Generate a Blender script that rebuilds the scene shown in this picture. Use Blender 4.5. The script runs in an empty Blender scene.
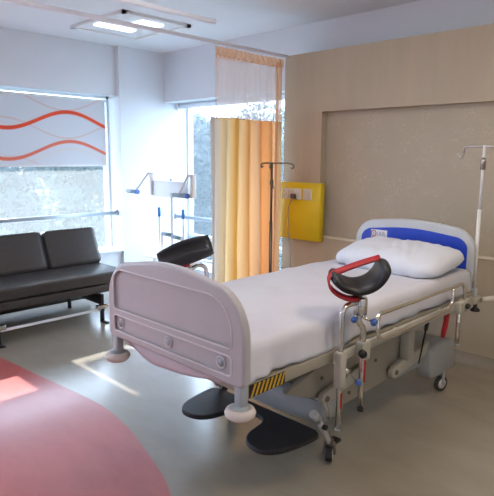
import bpy, bmesh, math, random
from mathutils import Vector, Matrix, noise

R = math.radians
PI = math.pi
scene = bpy.context.scene
C = scene.collection

# ---------------------------------------------------------------- camera
F_PX, PITCH, YAW, ROLL = 547.9, 9.484, 44.46, 0.453
cd = bpy.data.cameras.new('camera')
cd.sensor_width = 36.0
cd.lens = 36.0 * F_PX / 494.0 * (494.0 / 496.0)   # the sensor spans the longer side (496)
cd.sensor_fit = 'AUTO'
cd.clip_start = 0.05
cd.clip_end = 300
cam = bpy.data.objects.new('camera', cd)
C.objects.link(cam)
th, ph, rr = R(YAW), R(PITCH), R(ROLL)
fw = Vector((-math.sin(th) * math.cos(ph), math.cos(th) * math.cos(ph), -math.sin(ph)))
rt = Vector((math.cos(th), math.sin(th), 0))
up = rt.cross(fw)
rt2 = rt * math.cos(rr) + up * math.sin(rr)
up2 = up * math.cos(rr) - rt * math.sin(rr)
m3 = Matrix((rt2, up2, -fw)).transposed()
cam.matrix_world = Matrix.Translation((0, 0, 1.5)) @ m3.to_4x4()
scene.camera = cam

# ---------------------------------------------------------------- world, sun, exposure
scene.view_settings.view_transform = 'Standard'
scene.view_settings.look = 'None'
scene.view_settings.gamma = 1.0
scene.view_settings.use_curve_mapping = False
scene.view_settings.exposure = 0.08

w = bpy.data.worlds.new('world')
scene.world = w
w.use_nodes = True
bg = w.node_tree.nodes['Background']
bg.inputs['Color'].default_value = (0.63, 0.79, 1.0, 1)
bg.inputs['Strength'].default_value = 9.0

sd = bpy.data.lights.new('sun', 'SUN')
sd.energy = 14.0
sd.angle = R(0.6)
sd.color = (1.0, 0.95, 0.88)
sun = bpy.data.objects.new('sun', sd)
C.objects.link(sun)
sun.rotation_euler = Vector((-math.cos(R(30.3)), 0.0, math.sin(R(30.3)))).to_track_quat('Z', 'Y').to_euler()

FILL = 0.65   # strength of the added lamps out of view


# ---------------------------------------------------------------- materials
def mat(name, col, rough=0.5, metal=0.0, noise_scale=None, noise_amt=0.06, bump=0.0, bump_scale=80, coat=0.0, spec=0.5, stretch=(1, 1, 1), emit=0.0):
    m = bpy.data.materials.new(name)
    m.use_nodes = True
    nt = m.node_tree
    b = nt.nodes['Principled BSDF']
    b.inputs['Base Color'].default_value = (*col, 1)
    b.inputs['Roughness'].default_value = rough
    b.inputs['Metallic'].default_value = metal
    b.inputs['Specular IOR Level'].default_value = spec
    if coat:
        b.inputs['Coat Weight'].default_value = coat
        b.inputs['Coat Roughness'].default_value = 0.15
    if emit:
        b.inputs['Emission Color'].default_value = (*col, 1)
        b.inputs['Emission Strength'].default_value = emit
    tc = nt.nodes.new('ShaderNodeTexCoord')
    mp = nt.nodes.new('ShaderNodeMapping')
    mp.inputs['Scale'].default_value = stretch
    nt.links.new(tc.outputs['Object'], mp.inputs['Vector'])
    n = nt.nodes.new('ShaderNodeTexNoise')
    n.inputs['Scale'].default_value = noise_scale or 12
    n.inputs['Detail'].default_value = 5
    nt.links.new(mp.outputs[0], n.inputs['Vector'])
    r = nt.nodes.new('ShaderNodeValToRGB')
    a = noise_amt if noise_scale else 0.02
    r.color_ramp.elements[0].position = 0.3
    r.color_ramp.elements[1].position = 0.7
    r.color_ramp.elements[0].color = (*[c * (1 - a) for c in col], 1)
    r.color_ramp.elements[1].color = (*[min(1, c * (1 + a)) for c in col], 1)
    nt.links.new(n.outputs['Fac'], r.inputs['Fac'])
    nt.links.new(r.outputs['Color'], b.inputs['Base Color'])
    if bump:
        n2 = nt.nodes.new('ShaderNodeTexNoise')
        n2.inputs['Scale'].default_value = bump_scale
        n2.inputs['Detail'].default_value = 3
        nt.links.new(mp.outputs[0], n2.inputs['Vector'])
        bp = nt.nodes.new('ShaderNodeBump')
        bp.inputs['Strength'].default_value = bump
        bp.inputs['Distance'].default_value = 0.01
        nt.links.new(n2.outputs['Fac'], bp.inputs['Height'])
        nt.links.new(bp.outputs['Normal'], b.inputs['Normal'])
    return m


def sheer_globe(name):
    m = bpy.data.materials.new(name)
    m.use_nodes = True
    nt = m.node_tree
    nt.nodes.clear()
    out = nt.nodes.new('ShaderNodeOutputMaterial')
    t = nt.nodes.new('ShaderNodeBsdfTransparent')
    s_ = nt.nodes.new('ShaderNodeBsdfTranslucent')
    mx = nt.nodes.new('ShaderNodeMixShader')
    mx.inputs[0].default_value = 0.4
    nt.links.new(t.outputs[0], mx.inputs[1])
    nt.links.new(s_.outputs[0], mx.inputs[2])
    nt.links.new(mx.outputs[0], out.inputs['Surface'])
    return m


M = {}
M['wall'] = mat('wall_paint', (0.74, 0.78, 0.84), 0.6, noise_scale=2, noise_amt=0.015)
M['ceiling'] = mat('ceiling_paint', (0.76, 0.79, 0.83), 0.6, noise_scale=2, noise_amt=0.01)
M['tan'] = mat('tan_panel', (0.49, 0.405, 0.295), 0.5, noise_scale=9, noise_amt=0.05, stretch=(1, 1, 0.15))
M['trim'] = mat('ledge_trim', (0.78, 0.69, 0.56), 0.4)
M['chrome'] = mat('chrome', (0.72, 0.70, 0.67), 0.16, 1.0)
M['steel'] = mat('brushed_steel', (0.50, 0.48, 0.45), 0.32, 1.0)
M['dark_steel'] = mat('dark_steel', (0.17, 0.15, 0.13), 0.35, 0.8)
M['abs'] = mat('headboard_plastic', (0.54, 0.56, 0.58), 0.35)
M['abs_pink'] = mat('footboard_plastic', (0.47, 0.445, 0.46), 0.38)
M['abs_line'] = mat('footboard_bead', (0.72, 0.67, 0.69), 0.35)
M['blue'] = mat('blue_panel', (0.012, 0.055, 0.50), 0.35)
M['cream_metal'] = mat('cream_painted_metal', (0.46, 0.44, 0.38), 0.4)
M['beige_metal'] = mat('beige_painted_metal', (0.34, 0.31, 0.25), 0.42)
M['grey_plastic'] = mat('grey_plastic', (0.40, 0.43, 0.46), 0.4)
M['leg_metal'] = mat('caster_leg_metal', (0.50, 0.50, 0.50), 0.3, 0.2)
M['cover'] = mat('base_cover_plastic', (0.34, 0.36, 0.37), 0.4)  # grey taken darker to carry the shade under the bed
M['bumper'] = mat('bumper_rubber', (0.70, 0.64, 0.60), 0.5)
M['bumper_core'] = mat('bumper_core', (0.33, 0.37, 0.40), 0.4)
M['black'] = mat('black_rubber', (0.012, 0.013, 0.015), 0.45)
M['black_vinyl'] = mat('black_vinyl', (0.010, 0.011, 0.013), 0.42, bump=0.15, bump_scale=40)
M['board'] = mat('black_board', (0.010, 0.011, 0.015), 0.5)
M['red'] = mat('red_strap', (0.42, 0.012, 0.02), 0.45)
M['blue_knob'] = mat('blue_knob', (0.07, 0.16, 0.50), 0.35)
M['sheet'] = mat('bed_linen', (0.62, 0.62, 0.68), 0.85, bump=0.25, bump_scale=9)
M['pillow'] = mat('pillow_linen', (0.70, 0.73, 0.80), 0.85, bump=0.25, bump_scale=12)
M['drape'] = mat('drape_linen', (0.60, 0.50, 0.53), 0.85, bump=0.2, bump_scale=14)
M['mattress'] = mat('mattress', (0.5, 0.5, 0.52), 0.8)
M['sofa'] = mat('dark_brown_leatherette', (0.048, 0.042, 0.039), 0.40, noise_scale=30, noise_amt=0.1, bump=0.2, bump_scale=60)
M['seam'] = mat('seam_piping', (0.02, 0.018, 0.018), 0.5)
M['white_metal'] = mat('white_metal', (0.78, 0.79, 0.80), 0.35)
M['pale_blue_metal'] = mat('pale_painted_metal', (0.84, 0.87, 0.92), 0.4)
M['grip'] = mat('grey_grip', (0.24, 0.31, 0.36), 0.55)
M['blue_tip'] = mat('blue_sleeve', (0.10, 0.30, 0.75), 0.45)
M['rail'] = mat('window_rail', (0.42, 0.48, 0.54), 0.35, 0.4)
M['frame'] = mat('window_frame', (0.70, 0.76, 0.80), 0.4)
M['yellow'] = mat('yellow_panel', (0.80, 0.57, 0.012), 0.4)
M['switch'] = mat('switch_plastic', (0.72, 0.67, 0.58), 0.35)
M['switch_rim'] = mat('switch_rim', (0.42, 0.38, 0.30), 0.4)
M['cord'] = mat('grey_cord', (0.34, 0.32, 0.28), 0.5)
M['track'] = mat('track_metal', (0.84, 0.84, 0.90), 0.45, 0.0)
M['orange'] = mat('hazard_yellow', (0.62, 0.38, 0.03), 0.5)
M['label_white'] = mat('label_white', (0.78, 0.78, 0.84), 0.4)
M['label_grey'] = mat('label_print', (0.36, 0.34, 0.42), 0.5)
M['label_red'] = mat('label_red', (0.42, 0.07, 0.06), 0.5)
M['lamp_on'] = mat('lamp_diffuser', (0.86, 0.94, 1.0), 0.4, emit=3.0)
M['fill_globe'] = sheer_globe('frosted_globe')
M['ext_wall'] = mat('exterior_concrete', (0.6, 0.6, 0.58), 0.8, noise_scale=3)
M['ground'] = mat('outdoor_ground', (0.07, 0.09, 0.07), 0.9, noise_scale=0.4, noise_amt=0.3)
M['bark'] = mat('bark', (0.22, 0.18, 0.14), 0.9)


def leaf_mat(name, col):
    m = mat(name, col, 0.6, noise_scale=1.6, noise_amt=0.35)
    nt = m.node_tree
    b = nt.nodes['Principled BSDF']
    out = nt.nodes['Material Output']
    t = nt.nodes.new('ShaderNodeBsdfTranslucent')
    t.inputs['Color'].default_value = (*[min(1, c * 1.2) for c in col], 1)
    mx = nt.nodes.new('ShaderNodeMixShader')
    mx.inputs[0].default_value = 0.45
    nt.links.new(b.outputs[0], mx.inputs[1])
    nt.links.new(t.outputs[0], mx.inputs[2])
    nt.links.new(mx.outputs[0], out.inputs['Surface'])
    return m


M['leaf'] = [leaf_mat('leaf_grey_green', (0.050, 0.070, 0.078)), leaf_mat('leaf_green', (0.050, 0.075, 0.068)), leaf_mat('leaf_pale', (0.065, 0.085, 0.092))]


def glass_mat(name, haze=0.062):
    """A clear pane; the bright haze outside is mixed in as a translucent veil."""
    m = bpy.data.materials.new(name)
    m.use_nodes = True
    nt = m.node_tree
    nt.nodes.clear()
    out = nt.nodes.new('ShaderNodeOutputMaterial')
    t = nt.nodes.new('ShaderNodeBsdfTransparent')
    t.inputs['Color'].default_value = (0.97, 0.99, 1, 1)
    s = nt.nodes.new('ShaderNodeBsdfTranslucent')
    s.inputs['Color'].default_value = (0.86, 0.95, 1, 1)
    n = nt.nodes.new('ShaderNodeTexNoise')
    n.inputs['Scale'].default_value = 3
    mr = nt.nodes.new('ShaderNodeMapRange')
    mr.inputs['To Min'].default_value = haze * 0.85
    mr.inputs['To Max'].default_value = haze * 1.15
    nt.links.new(n.outputs['Fac'], mr.inputs['Value'])
    mx = nt.nodes.new('ShaderNodeMixShader')
    nt.links.new(mr.outputs[0], mx.inputs[0])
    nt.links.new(t.outputs[0], mx.inputs[1])
    nt.links.new(s.outputs[0], mx.inputs[2])
    nt.links.new(mx.outputs[0], out.inputs['Surface'])
    return m


M['glass'] = glass_mat('hazed_window_glass')  # outdoor glare and haze built into the pane


class G:
    """Tiny node graph helper."""

    def __init__(s, name):
        s.m = bpy.data.materials.new(name)
        s.m.use_nodes = True
        s.nt = s.m.node_tree
        s.b = s.nt.nodes['Principled BSDF']
        s.out = s.nt.nodes['Material Output']

    def n(s, t, **kw):
        x = s.nt.nodes.new(t)
        for k, v in kw.items():
            setattr(x, k, v)
        return x

    def link(s, a, b):
        s.nt.links.new(a, b)

    def math(s, op, a, b=None, c=None):
        x = s.n('ShaderNodeMath', operation=op)
        for i, v in enumerate((a, b, c)):
            if v is None:
                continue
            if isinstance(v, (int, float)):
                x.inputs[i].default_value = v
            else:
                s.link(v, x.inputs[i])
        return x.outputs[0]

    def mix(s, fac, a, b):
        x = s.n('ShaderNodeMix', data_type='RGBA')
        for i, v in ((0, fac), (6, a), (7, b)):
            if isinstance(v, tuple):
                x.inputs[i].default_value = (*v, 1)
            elif isinstance(v, (int, float)):
                x.inputs[i].default_value = v
            else:
                s.link(v, x.inputs[i])
        return x.outputs[2]


def floor_mat(name, c1, c2, c3, rough):
    g = G(name)
    tc = g.n('ShaderNodeTexCoord')
    mp = g.n('ShaderNodeMapping')
    mp.inputs['Rotation'].default_value = (0, 0, 0.25)
    mp.inputs['Scale'].default_value = (1, 2.4, 1)
    g.link(tc.outputs['Object'], mp.inputs['Vector'])
    n1 = g.n('ShaderNodeTexNoise')
    n1.inputs['Scale'].default_value = 2.2
    n1.inputs['Detail'].default_value = 8
    n1.inputs['Roughness'].default_value = 0.65
    n1.inputs['Distortion'].default_value = 0.3
    g.link(mp.outputs[0], n1.inputs['Vector'])
    r = g.n('ShaderNodeValToRGB')
    r.color_ramp.elements[0].position = 0.32
    r.color_ramp.elements[0].color = (*c1, 1)
    r.color_ramp.elements[1].position = 0.72
    r.color_ramp.elements[1].color = (*c2, 1)
    g.link(n1.outputs['Fac'], r.inputs['Fac'])
    n2 = g.n('ShaderNodeTexNoise')
    n2.inputs['Scale'].default_value = 55
    n2.inputs['Detail'].default_value = 4
    g.link(mp.outputs[0], n2.inputs['Vector'])
    sp = g.n('ShaderNodeMapRange')
    sp.inputs['From Min'].default_value = 0.66
    sp.inputs['From Max'].default_value = 0.74
    g.link(n2.outputs['Fac'], sp.inputs['Value'])
    f = g.math('MULTIPLY', sp.outputs[0], 0.18)
    g.link(g.mix(f, r.outputs['Color'], c3), g.b.inputs['Base Color'])
    rr_ = g.n('ShaderNodeMapRange')
    rr_.inputs['To Min'].default_value = rough - 0.005
    rr_.inputs['To Max'].default_value = rough + 0.02
    g.link(n1.outputs['Fac'], rr_.inputs['Value'])
    g.link(rr_.outputs[0], g.b.inputs['Roughness'])
    g.b.inputs['Coat Weight'].default_value = 0.55
    g.b.inputs['Coat Roughness'].default_value = 0.16
    return g.m


M['floor'] = floor_mat('floor_vinyl', (0.31, 0.275, 0.22), (0.365, 0.325, 0.262), (0.20, 0.175, 0.135), 0.25)
M['floor_red'] = floor_mat('floor_red_vinyl', (0.43, 0.095, 0.085), (0.52, 0.135, 0.12), (0.40, 0.09, 0.08), 0.36)


def wallpaper():
    g = G('swirl_wallpaper')
    tc = g.n('ShaderNodeTexCoord')
    n1 = g.n('ShaderNodeTexNoise')
    n1.inputs['Scale'].default_value = 7
    n1.inputs['Detail'].default_value = 2
    n1.inputs['Distortion'].default_value = 2.5
    g.link(tc.outputs['Object'], n1.inputs['Vector'])
    a = g.math('MULTIPLY', n1.outputs['Fac'], 60.0)
    sn = g.math('SINE', a)
    rg = g.n('ShaderNodeMapRange')
    rg.inputs['From Min'].default_value = 0.4
    rg.inputs['From Max'].default_value = 1.0
    g.link(sn, rg.inputs['Value'])
    n2 = g.n('ShaderNodeTexNoise')
    n2.inputs['Scale'].default_value = 5
    g.link(tc.outputs['Object'], n2.inputs['Vector'])
    msk = g.n('ShaderNodeMapRange')
    msk.inputs['From Min'].default_value = 0.45
    msk.inputs['From Max'].default_value = 0.6
    g.link(n2.outputs['Fac'], msk.inputs['Value'])
    f = g.math('MULTIPLY', rg.outputs[0], msk.outputs[0])
    f = g.math('MULTIPLY', f, 0.75)
    g.link(g.mix(f, (0.47, 0.40, 0.30), (0.58, 0.51, 0.40)), g.b.inputs['Base Color'])
    g.b.inputs['Roughness'].default_value = 0.5
    return g.m


M['wallpaper'] = wallpaper()


def blind_mat():
    """White roller blind cloth with printed orange waves, object coordinates: y along, z up."""
    g = G('wave_blind_cloth')
    tc = g.n('ShaderNodeTexCoord')
    sx = g.n('ShaderNodeSeparateXYZ')
    g.link(tc.outputs['Object'], sx.inputs[0])
    y, z = sx.outputs['Y'], sx.outputs['Z']
    col = (0.70, 0.71, 0.74)

    def wave(z0, amp, lam, y0, half, y_env=None):
        a = g.math('MULTIPLY', g.math('SUBTRACT', y, y0), 2 * PI / lam)
        zc = g.math('ADD', g.math('MULTIPLY', g.math('COSINE', a), amp), z0)
        d = g.math('ABSOLUTE', g.math('SUBTRACT', z, zc))
        mr = g.n('ShaderNodeMapRange')
        mr.inputs['From Min'].default_value = half * 1.25
        mr.inputs['From Max'].default_value = half * 0.75
        g.link(d, mr.inputs['Value'])
        return mr.outputs[0]

    # (z0, amp, wavelength, y of crest, half width, colour, strength)
    specs = [(0.684, -0.095, 1.40, 1.05, 0.008, (0.74, 0.42, 0.35), 0.55),
             (0.390, -0.095, 1.36, 1.08, 0.009, (0.72, 0.50, 0.42), 0.6),
             (0.085, 0.095, 1.40, 1.12, 0.014, (0.74, 0.66, 0.60), 0.45),
             (0.505, 0.085, 1.36, 1.12, 0.016, (0.76, 0.68, 0.63), 0.35),
             (0.000, -0.10, 1.36, 1.12, 0.009, (0.74, 0.52, 0.45), 0.4),
             (0.477, 0.095, 1.36, 1.10, 0.020, (0.80, 0.115, 0.045), 1.0),
             (0.166, 0.095, 1.38, 1.12, 0.018, (0.78, 0.19, 0.10), 0.9)]
    c = col
    for z0, amp, lam, y0, half, cc, st in specs:
        f = g.math('MULTIPLY', wave(z0, amp, lam, y0, half), st)
        c = g.mix(f, c, cc)
    g.link(c, g.b.inputs['Base Color'])
    g.b.inputs['Roughness'].default_value = 0.8
    t = g.n('ShaderNodeBsdfTranslucent')
    g.link(c, t.inputs['Color'])
    mx = g.n('ShaderNodeMixShader')
    mx.inputs[0].default_value = 0.35
    g.link(g.b.outputs[0], mx.inputs[1])
    g.link(t.outputs[0], mx.inputs[2])
    g.link(mx.outputs[0], g.out.inputs['Surface'])
    return g.m


M['blind'] = blind_mat()


def curtain_mat():
    """Cream, yellow and orange vertical bands woven into the cloth; y runs along the track."""
    g = G('striped_curtain_cloth')
    tc = g.n('ShaderNodeTexCoord')
    sx = g.n('ShaderNodeSeparateXYZ')
    g.link(tc.outputs['Object'], sx.inputs[0])
    mr = g.n('ShaderNodeMapRange')
    mr.inputs['From Min'].default_value = 0.0
    mr.inputs['From Max'].default_value = 0.92
    g.link(sx.outputs['Y'], mr.inputs['Value'])
    r = g.n('ShaderNodeValToRGB')
    cr = r.color_ramp
    stops = [(0.0, (0.66, 0.57, 0.50)), (0.10, (0.70, 0.58, 0.48)), (0.14, (0.90, 0.66, 0.36)), (0.26, (0.90, 0.64, 0.34)), (0.31, (0.92, 0.44, 0.07)), (0.36, (0.92, 0.50, 0.14)),
             (0.43, (0.92, 0.58, 0.28)), (0.49, (0.90, 0.38, 0.09)), (0.56, (0.92, 0.48, 0.19)), (0.62, (0.92, 0.52, 0.26)), (0.68, (0.90, 0.28, 0.06)),
             (0.76, (0.90, 0.40, 0.14)), (0.86, (0.88, 0.34, 0.10)), (0.89, (0.86, 0.66, 0.40)), (1.0, (0.86, 0.70, 0.48))]
    while len(cr.elements) < len(stops):
        cr.elements.new(0.5)
    for e, (p, c) in zip(cr.elements, stops):
        e.position = p
        e.color = (*c, 1)
    g.link(mr.outputs[0], r.inputs['Fac'])
    g.link(r.outputs['Color'], g.b.inputs['Base Color'])
    g.b.inputs['Roughness'].default_value = 0.75
    t = g.n('ShaderNodeBsdfTranslucent')
    g.link(r.outputs['Color'], t.inputs['Color'])
    mx = g.n('ShaderNodeMixShader')
    mx.inputs[0].default_value = 0.5
    g.link(g.b.outputs[0], mx.inputs[1])
    g.link(t.outputs[0], mx.inputs[2])
    g.link(mx.outputs[0], g.out.inputs['Surface'])
    return g.m


M['curtain'] = curtain_mat()


def sheer_mat(name, col, alpha):
    g = G(name)
    tc = g.n('ShaderNodeTexCoord')
    n = g.n('ShaderNodeTexNoise')
    n.inputs['Scale'].default_value = 30
    g.link(tc.outputs['Object'], n.inputs['Vector'])
    mr = g.n('ShaderNodeMapRange')
    mr.inputs['To Min'].default_value = alpha * 0.97
    mr.inputs['To Max'].default_value = alpha * 1.03
    g.link(n.outputs['Fac'], mr.inputs['Value'])
    tr = g.n('ShaderNodeBsdfTransparent')
    d = g.n('ShaderNodeBsdfDiffuse')
    d.inputs['Color'].default_value = (*col, 1)
    t = g.n('ShaderNodeBsdfTranslucent')
    t.inputs['Color'].default_value = (*col, 1)
    m1 = g.n('ShaderNodeMixShader')
    g.link(d.outputs[0], m1.inputs[1])
    g.link(t.outputs[0], m1.inputs[2])
    m2 = g.n('ShaderNodeMixShader')
    g.link(mr.outputs[0], m2.inputs[0])
    g.link(tr.outputs[0], m2.inputs[1])
    g.link(m1.outputs[0], m2.inputs[2])
    g.link(m2.outputs[0], g.out.inputs['Surface'])
    return g.m


M['net'] = sheer_mat('peach_curtain_net', (0.90, 0.62, 0.48), 0.40)
M['net_head'] = sheer_mat('curtain_heading', (0.90, 0.58, 0.36), 0.85)


# ---------------------------------------------------------------- mesh helpers
class MB:
    def __init__(s):
        s.bm = bmesh.new()
        s.mats = []
        s.mi = 0

    def use(s, m):
        if m not in s.mats:
            s.mats.append(m)
        s.mi = s.mats.index(m)
        return s

    def _tag(s, faces, smooth=False):
        for f in faces:
            f.material_index = s.mi
            f.smooth = smooth

    def box(s, x0, x1, y0, y1, z0, z1, bev=0.0, seg=2, mtx=None):
        t = bmesh.new()
        bmesh.ops.create_cube(t, size=1)
        bmesh.ops.scale(t, vec=(x1 - x0, y1 - y0, z1 - z0), verts=t.verts)
        bmesh.ops.translate(t, vec=((x0 + x1) / 2, (y0 + y1) / 2, (z0 + z1) / 2), verts=t.verts)
        if bev:
            bmesh.ops.bevel(t, geom=list(t.edges), offset=bev, segments=seg, profile=0.5, affect='EDGES')
        return s.merge(t, mtx, bool(bev))

    def merge(s, t, mtx=None, smooth=False):
        if mtx is not None:
            bmesh.ops.transform(t, matrix=mtx, verts=t.verts)
        vm = {}
        for v in t.verts:
            vm[v] = s.bm.verts.new(v.co)
        fs = []
        for f in t.faces:
            try:
                fs.append(s.bm.faces.new([vm[v] for v in f.verts]))
            except ValueError:
                pass
        s._tag(fs, smooth)
        t.free()
        return s

    def prism(s, pts, h0, h1, axis='z', bev=0.0, seg=2, mtx=None, smooth=False):
        """Extrude an outline; axis 'z': pts are x,y; 'y': pts are x,z; 'x': pts are y,z."""
        t = bmesh.new()
        f = {'z': lambda p, h: (p[0], p[1], h), 'y': lambda p, h: (p[0], h, p[1]), 'x': lambda p, h: (h, p[0], p[1])}[axis]
        a = [t.verts.new(f(p, h0)) for p in pts]
        b = [t.verts.new(f(p, h1)) for p in pts]
        n = len(pts)
        fa = t.faces.new(a)
        fb = t.faces.new(list(reversed(b)))
        for i in range(n):
            t.faces.new((a[i], b[i], b[(i + 1) % n], a[(i + 1) % n]))
        bmesh.ops.recalc_face_normals(t, faces=t.faces)
        if bev:
            es = [e for e in t.edges if (e in fa.edges[:]) or (e in fb.edges[:])]
            bmesh.ops.bevel(t, geom=es, offset=bev, segments=seg, profile=0.5, affect='EDGES')
        return s.merge(t, mtx, smooth)

    def tube(s, pts, r, n=12, caps=True, radii=None, smooth_path=True):
        P = [Vector(p) for p in pts]
        if smooth_path and len(P) > 2:
            P = fillet(P)
        rad = radii or [r] * len(P)
        if len(rad) != len(P):
            rad = [r] * len(P)
        rings = []
        ref = None
        for i, p in enumerate(P):
            if i == 0:
                d = (P[1] - P[0])
            elif i == len(P) - 1:
                d = (P[-1] - P[-2])
            else:
                d = (P[i + 1] - P[i]).normalized() + (P[i] - P[i - 1]).normalized()
            d.normalize()
            if ref is None:
                ref = Vector((0, 0, 1)) if abs(d.z) < 0.9 else Vector((1, 0, 0))
            u = d.cross(ref).normalized()
            v = u.cross(d).normalized()
            ref = v
            rings.append([s.bm.verts.new(p + (u * math.cos(2 * PI * k / n) + v * math.sin(2 * PI * k / n)) * rad[i]) for k in range(n)])
        fs = []
        for a, b in zip(rings, rings[1:]):
            for k in range(n):
                fs.append(s.bm.faces.new((a[k], a[(k + 1) % n], b[(k + 1) % n], b[k])))
        s._tag(fs, True)
        if caps:
            s._tag([s.bm.faces.new(list(reversed(rings[0]))), s.bm.faces.new(rings[-1])])
        return s

    def cyl(s, a, b, r, r2=None, n=24):
        return s.tube([a, b], r, n, radii=[r, r if r2 is None else r2])

    def lathe(s, prof, loc, axis=(0, 0, 1), n=32):
        """prof: list of (radius, height) along axis."""
        ax = Vector(axis).normalized()
        ref = Vector((1, 0, 0)) if abs(ax.x) < 0.9 else Vector((0, 1, 0))
        u = ax.cross(ref).normalized()
        v = ax.cross(u)
        L = Vector(loc)
        rings = []
        for (r, h) in prof:
            if r < 1e-6:
                rings.append([s.bm.verts.new(L + ax * h)])
            else:
                rings.append([s.bm.verts.new(L + ax * h + (u * math.cos(2 * PI * k / n) + v * math.sin(2 * PI * k / n)) * r) for k in range(n)])
        fs = []
        for a, b in zip(rings, rings[1:]):
            for k in range(n):
                q = [a[k % len(a)], a[(k + 1) % len(a)], b[(k + 1) % len(b)], b[k % len(b)]]
                u_ = []
                for x in q:
                    if x not in u_:
                        u_.append(x)
                if len(u_) > 2:
                    fs.append(s.bm.faces.new(u_))
        s._tag(fs, True)
        return s

    def build(s, name, m, parent=None, sub=0, weld=False, loc=None):
        me = bpy.data.meshes.new(name)
        if weld:
            bmesh.ops.remove_doubles(s.bm, verts=s.bm.verts, dist=1e-5)
        if s.bm.faces and not getattr(s, 'open', False):
            bmesh.ops.recalc_face_normals(s.bm, faces=s.bm.faces)
        if loc is not None:
            bmesh.ops.translate(s.bm, vec=-Vector(loc), verts=s.bm.verts)
        s.bm.to_mesh(me)
        s.bm.free()
        if s.mats:
            for x in s.mats:
                me.materials.append(x)
        else:
            me.materials.append(m)
        o = bpy.data.objects.new(name, me)
        C.objects.link(o)
        if loc is not None:
            o.location = loc
        if parent is not None:
            o.parent = parent
            # parts are modelled in world space: undo the parent's own placement
            o.matrix_parent_inverse = Matrix.Identity(4)
            pl = parent
            off = Vector((0, 0, 0))
            while pl is not None:
                off += pl.location
                pl = pl.parent
            o.location = (Vector(loc) if loc is not None else Vector((0, 0, 0))) - off
        if sub:
            md = o.modifiers.new('sub', 'SUBSURF')
            md.levels = sub
            md.render_levels = sub
        return o


def fillet(P, frac=0.35, n=5, rmax=0.05):
    out = [P[0]]
    for i in range(1, len(P) - 1):
        a, b, c = P[i - 1], P[i], P[i + 1]
        r = min((b - a).length, (c - b).length) * 0.49
        r = min(r, rmax)
        p0 = b + (a - b).normalized() * r
        p1 = b + (c - b).normalized() * r
        for k in range(n + 1):
            t = k / n
            out.append(p0 * (1 - t) ** 2 + b * 2 * t * (1 - t) + p1 * t * t)
    out.append(P[-1])
    return out


def tag(o, label=None, cat=None, group=None, kind=None):
    if label:
        o['label'] = label
    if cat:
        o['category'] = cat
    if group:
        o['group'] = group
    if kind:
        o['kind'] = kind
    return o


def empty(name, loc, label, cat, group=None):
    o = bpy.data.objects.new(name, None)
    o.empty_display_size = 0.1
    C.objects.link(o)
    o.location = loc
    return tag(o, label, cat, group)


def struct(mb, name, m, parent=None):
    o = mb.build(name, m, parent)
    if parent is None:
        o['kind'] = 'structure'
    return o


def rrect(x0, x1, z0, z1, r, n=6, rs=None):
    """Rounded rectangle outline; rs = radii (bottom left, bottom right, top right, top left)."""
    rs = rs or (r, r, r, r)
    pts = []
    for (cx, cz, a0, q) in ((x0 + rs[0], z0 + rs[0], PI, rs[0]), (x1 - rs[1], z0 + rs[1], 1.5 * PI, rs[1]), (x1 - rs[2], z1 - rs[2], 0, rs[2]), (x0 + rs[3], z1 - rs[3], 0.5 * PI, rs[3])):
        for k in range(n + 1):
            a = a0 + 0.5 * PI * k / n
            pts.append((cx + q * math.cos(a), cz + q * math.sin(a)))
    return pts


def strip_outline(mb, outline, y, w, d, m):
    """A thin raised bead along a closed outline (x,z) at plane y."""
    mb.use(m)
    P = [Vector((p[0], y, p[1])) for p in outline]
    mb.tube(P + [P[0]], w, 8, caps=False, smooth_path=False)


# ================================================================ STRUCTURE
XW, YB, ZC = -5.53, 4.18, 2.71       # window wall, back wall, ceiling
YT = 3.945                            # face of the tan panelling
XT = -3.40                            # left end of the tan panelling
X1, Y0 = 2.2, -2.6                    # the rest of the room behind the camera

# floor: grey beige vinyl with a red field whose edge is a long curve
curve = [(-5.8, 1.42), (-4.9, 1.46), (-4.4, 1.485), (-4.066, 1.504), (-3.645, 1.545), (-3.274, 1.582), (-2.95, 1.612), (-2.80, 1.618), (-2.661, 1.608), (-2.437, 1.57), (-2.28, 1.53), (-2.147, 1.492),
         (-1.951, 1.432), (-1.788, 1.355), (-1.6, 1.24), (-1.45, 1.10), (-1.34, 0.92), (-1.26, 0.6), (-1.2, 0.1), (-1.1, -1.2), (-1.0, Y0)]


def floor_mesh():
    t = MB()
    t.open = True
    bm = t.bm
    # smooth the curve
    P = [Vector((x, y, 0)) for x, y in curve]
    Q = []
    for i in range(len(P) - 1):
        p0, p1, p2, p3 = P[max(i - 1, 0)], P[i], P[i + 1], P[min(i + 2, len(P) - 1)]
        for k in range(5):
            s = k / 5
            Q.append(0.5 * ((2 * p1) + (p2 - p0) * s + (2 * p0 - 5 * p1 + 4 * p2 - p3) * s * s + (3 * p1 - p0 - 3 * p2 + p3) * s ** 3))
    Q.append(P[-1])
    top = [bm.verts.new((q.x, 4.6, 0)) for q in Q]
    mid = [bm.verts.new(q) for q in Q]
    bot = [bm.verts.new((q.x, Y0, 0)) for q in Q]
    t.use(M['floor'])
    fs = []
    for i in range(len(Q) - 1):
        fs.append(bm.faces.new((mid[i], mid[i + 1], top[i + 1], top[i])))
    t._tag(fs)
    t.use(M['floor_red'])
    fs = []
    for i in range(len(Q) - 1):
        if (bot[i].co - mid[i].co).length > 1e-4 or (bot[i + 1].co - mid[i + 1].co).length > 1e-4:
            vs = [bot[i], bot[i + 1], mid[i + 1], mid[i]]
            fs.append(bm.faces.new(vs))
    t._tag(fs)
    t.use(M['floor'])
    a = top[-1]
    t._tag([bm.faces.new([mid[-1], bm.verts.new((X1 + 0.3, Y0, 0)), bm.verts.new((X1 + 0.3, 4.6, 0)), a])])
    for f in bm.faces:
        if f.normal.z < 0:
            f.normal_flip()
    return t


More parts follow.
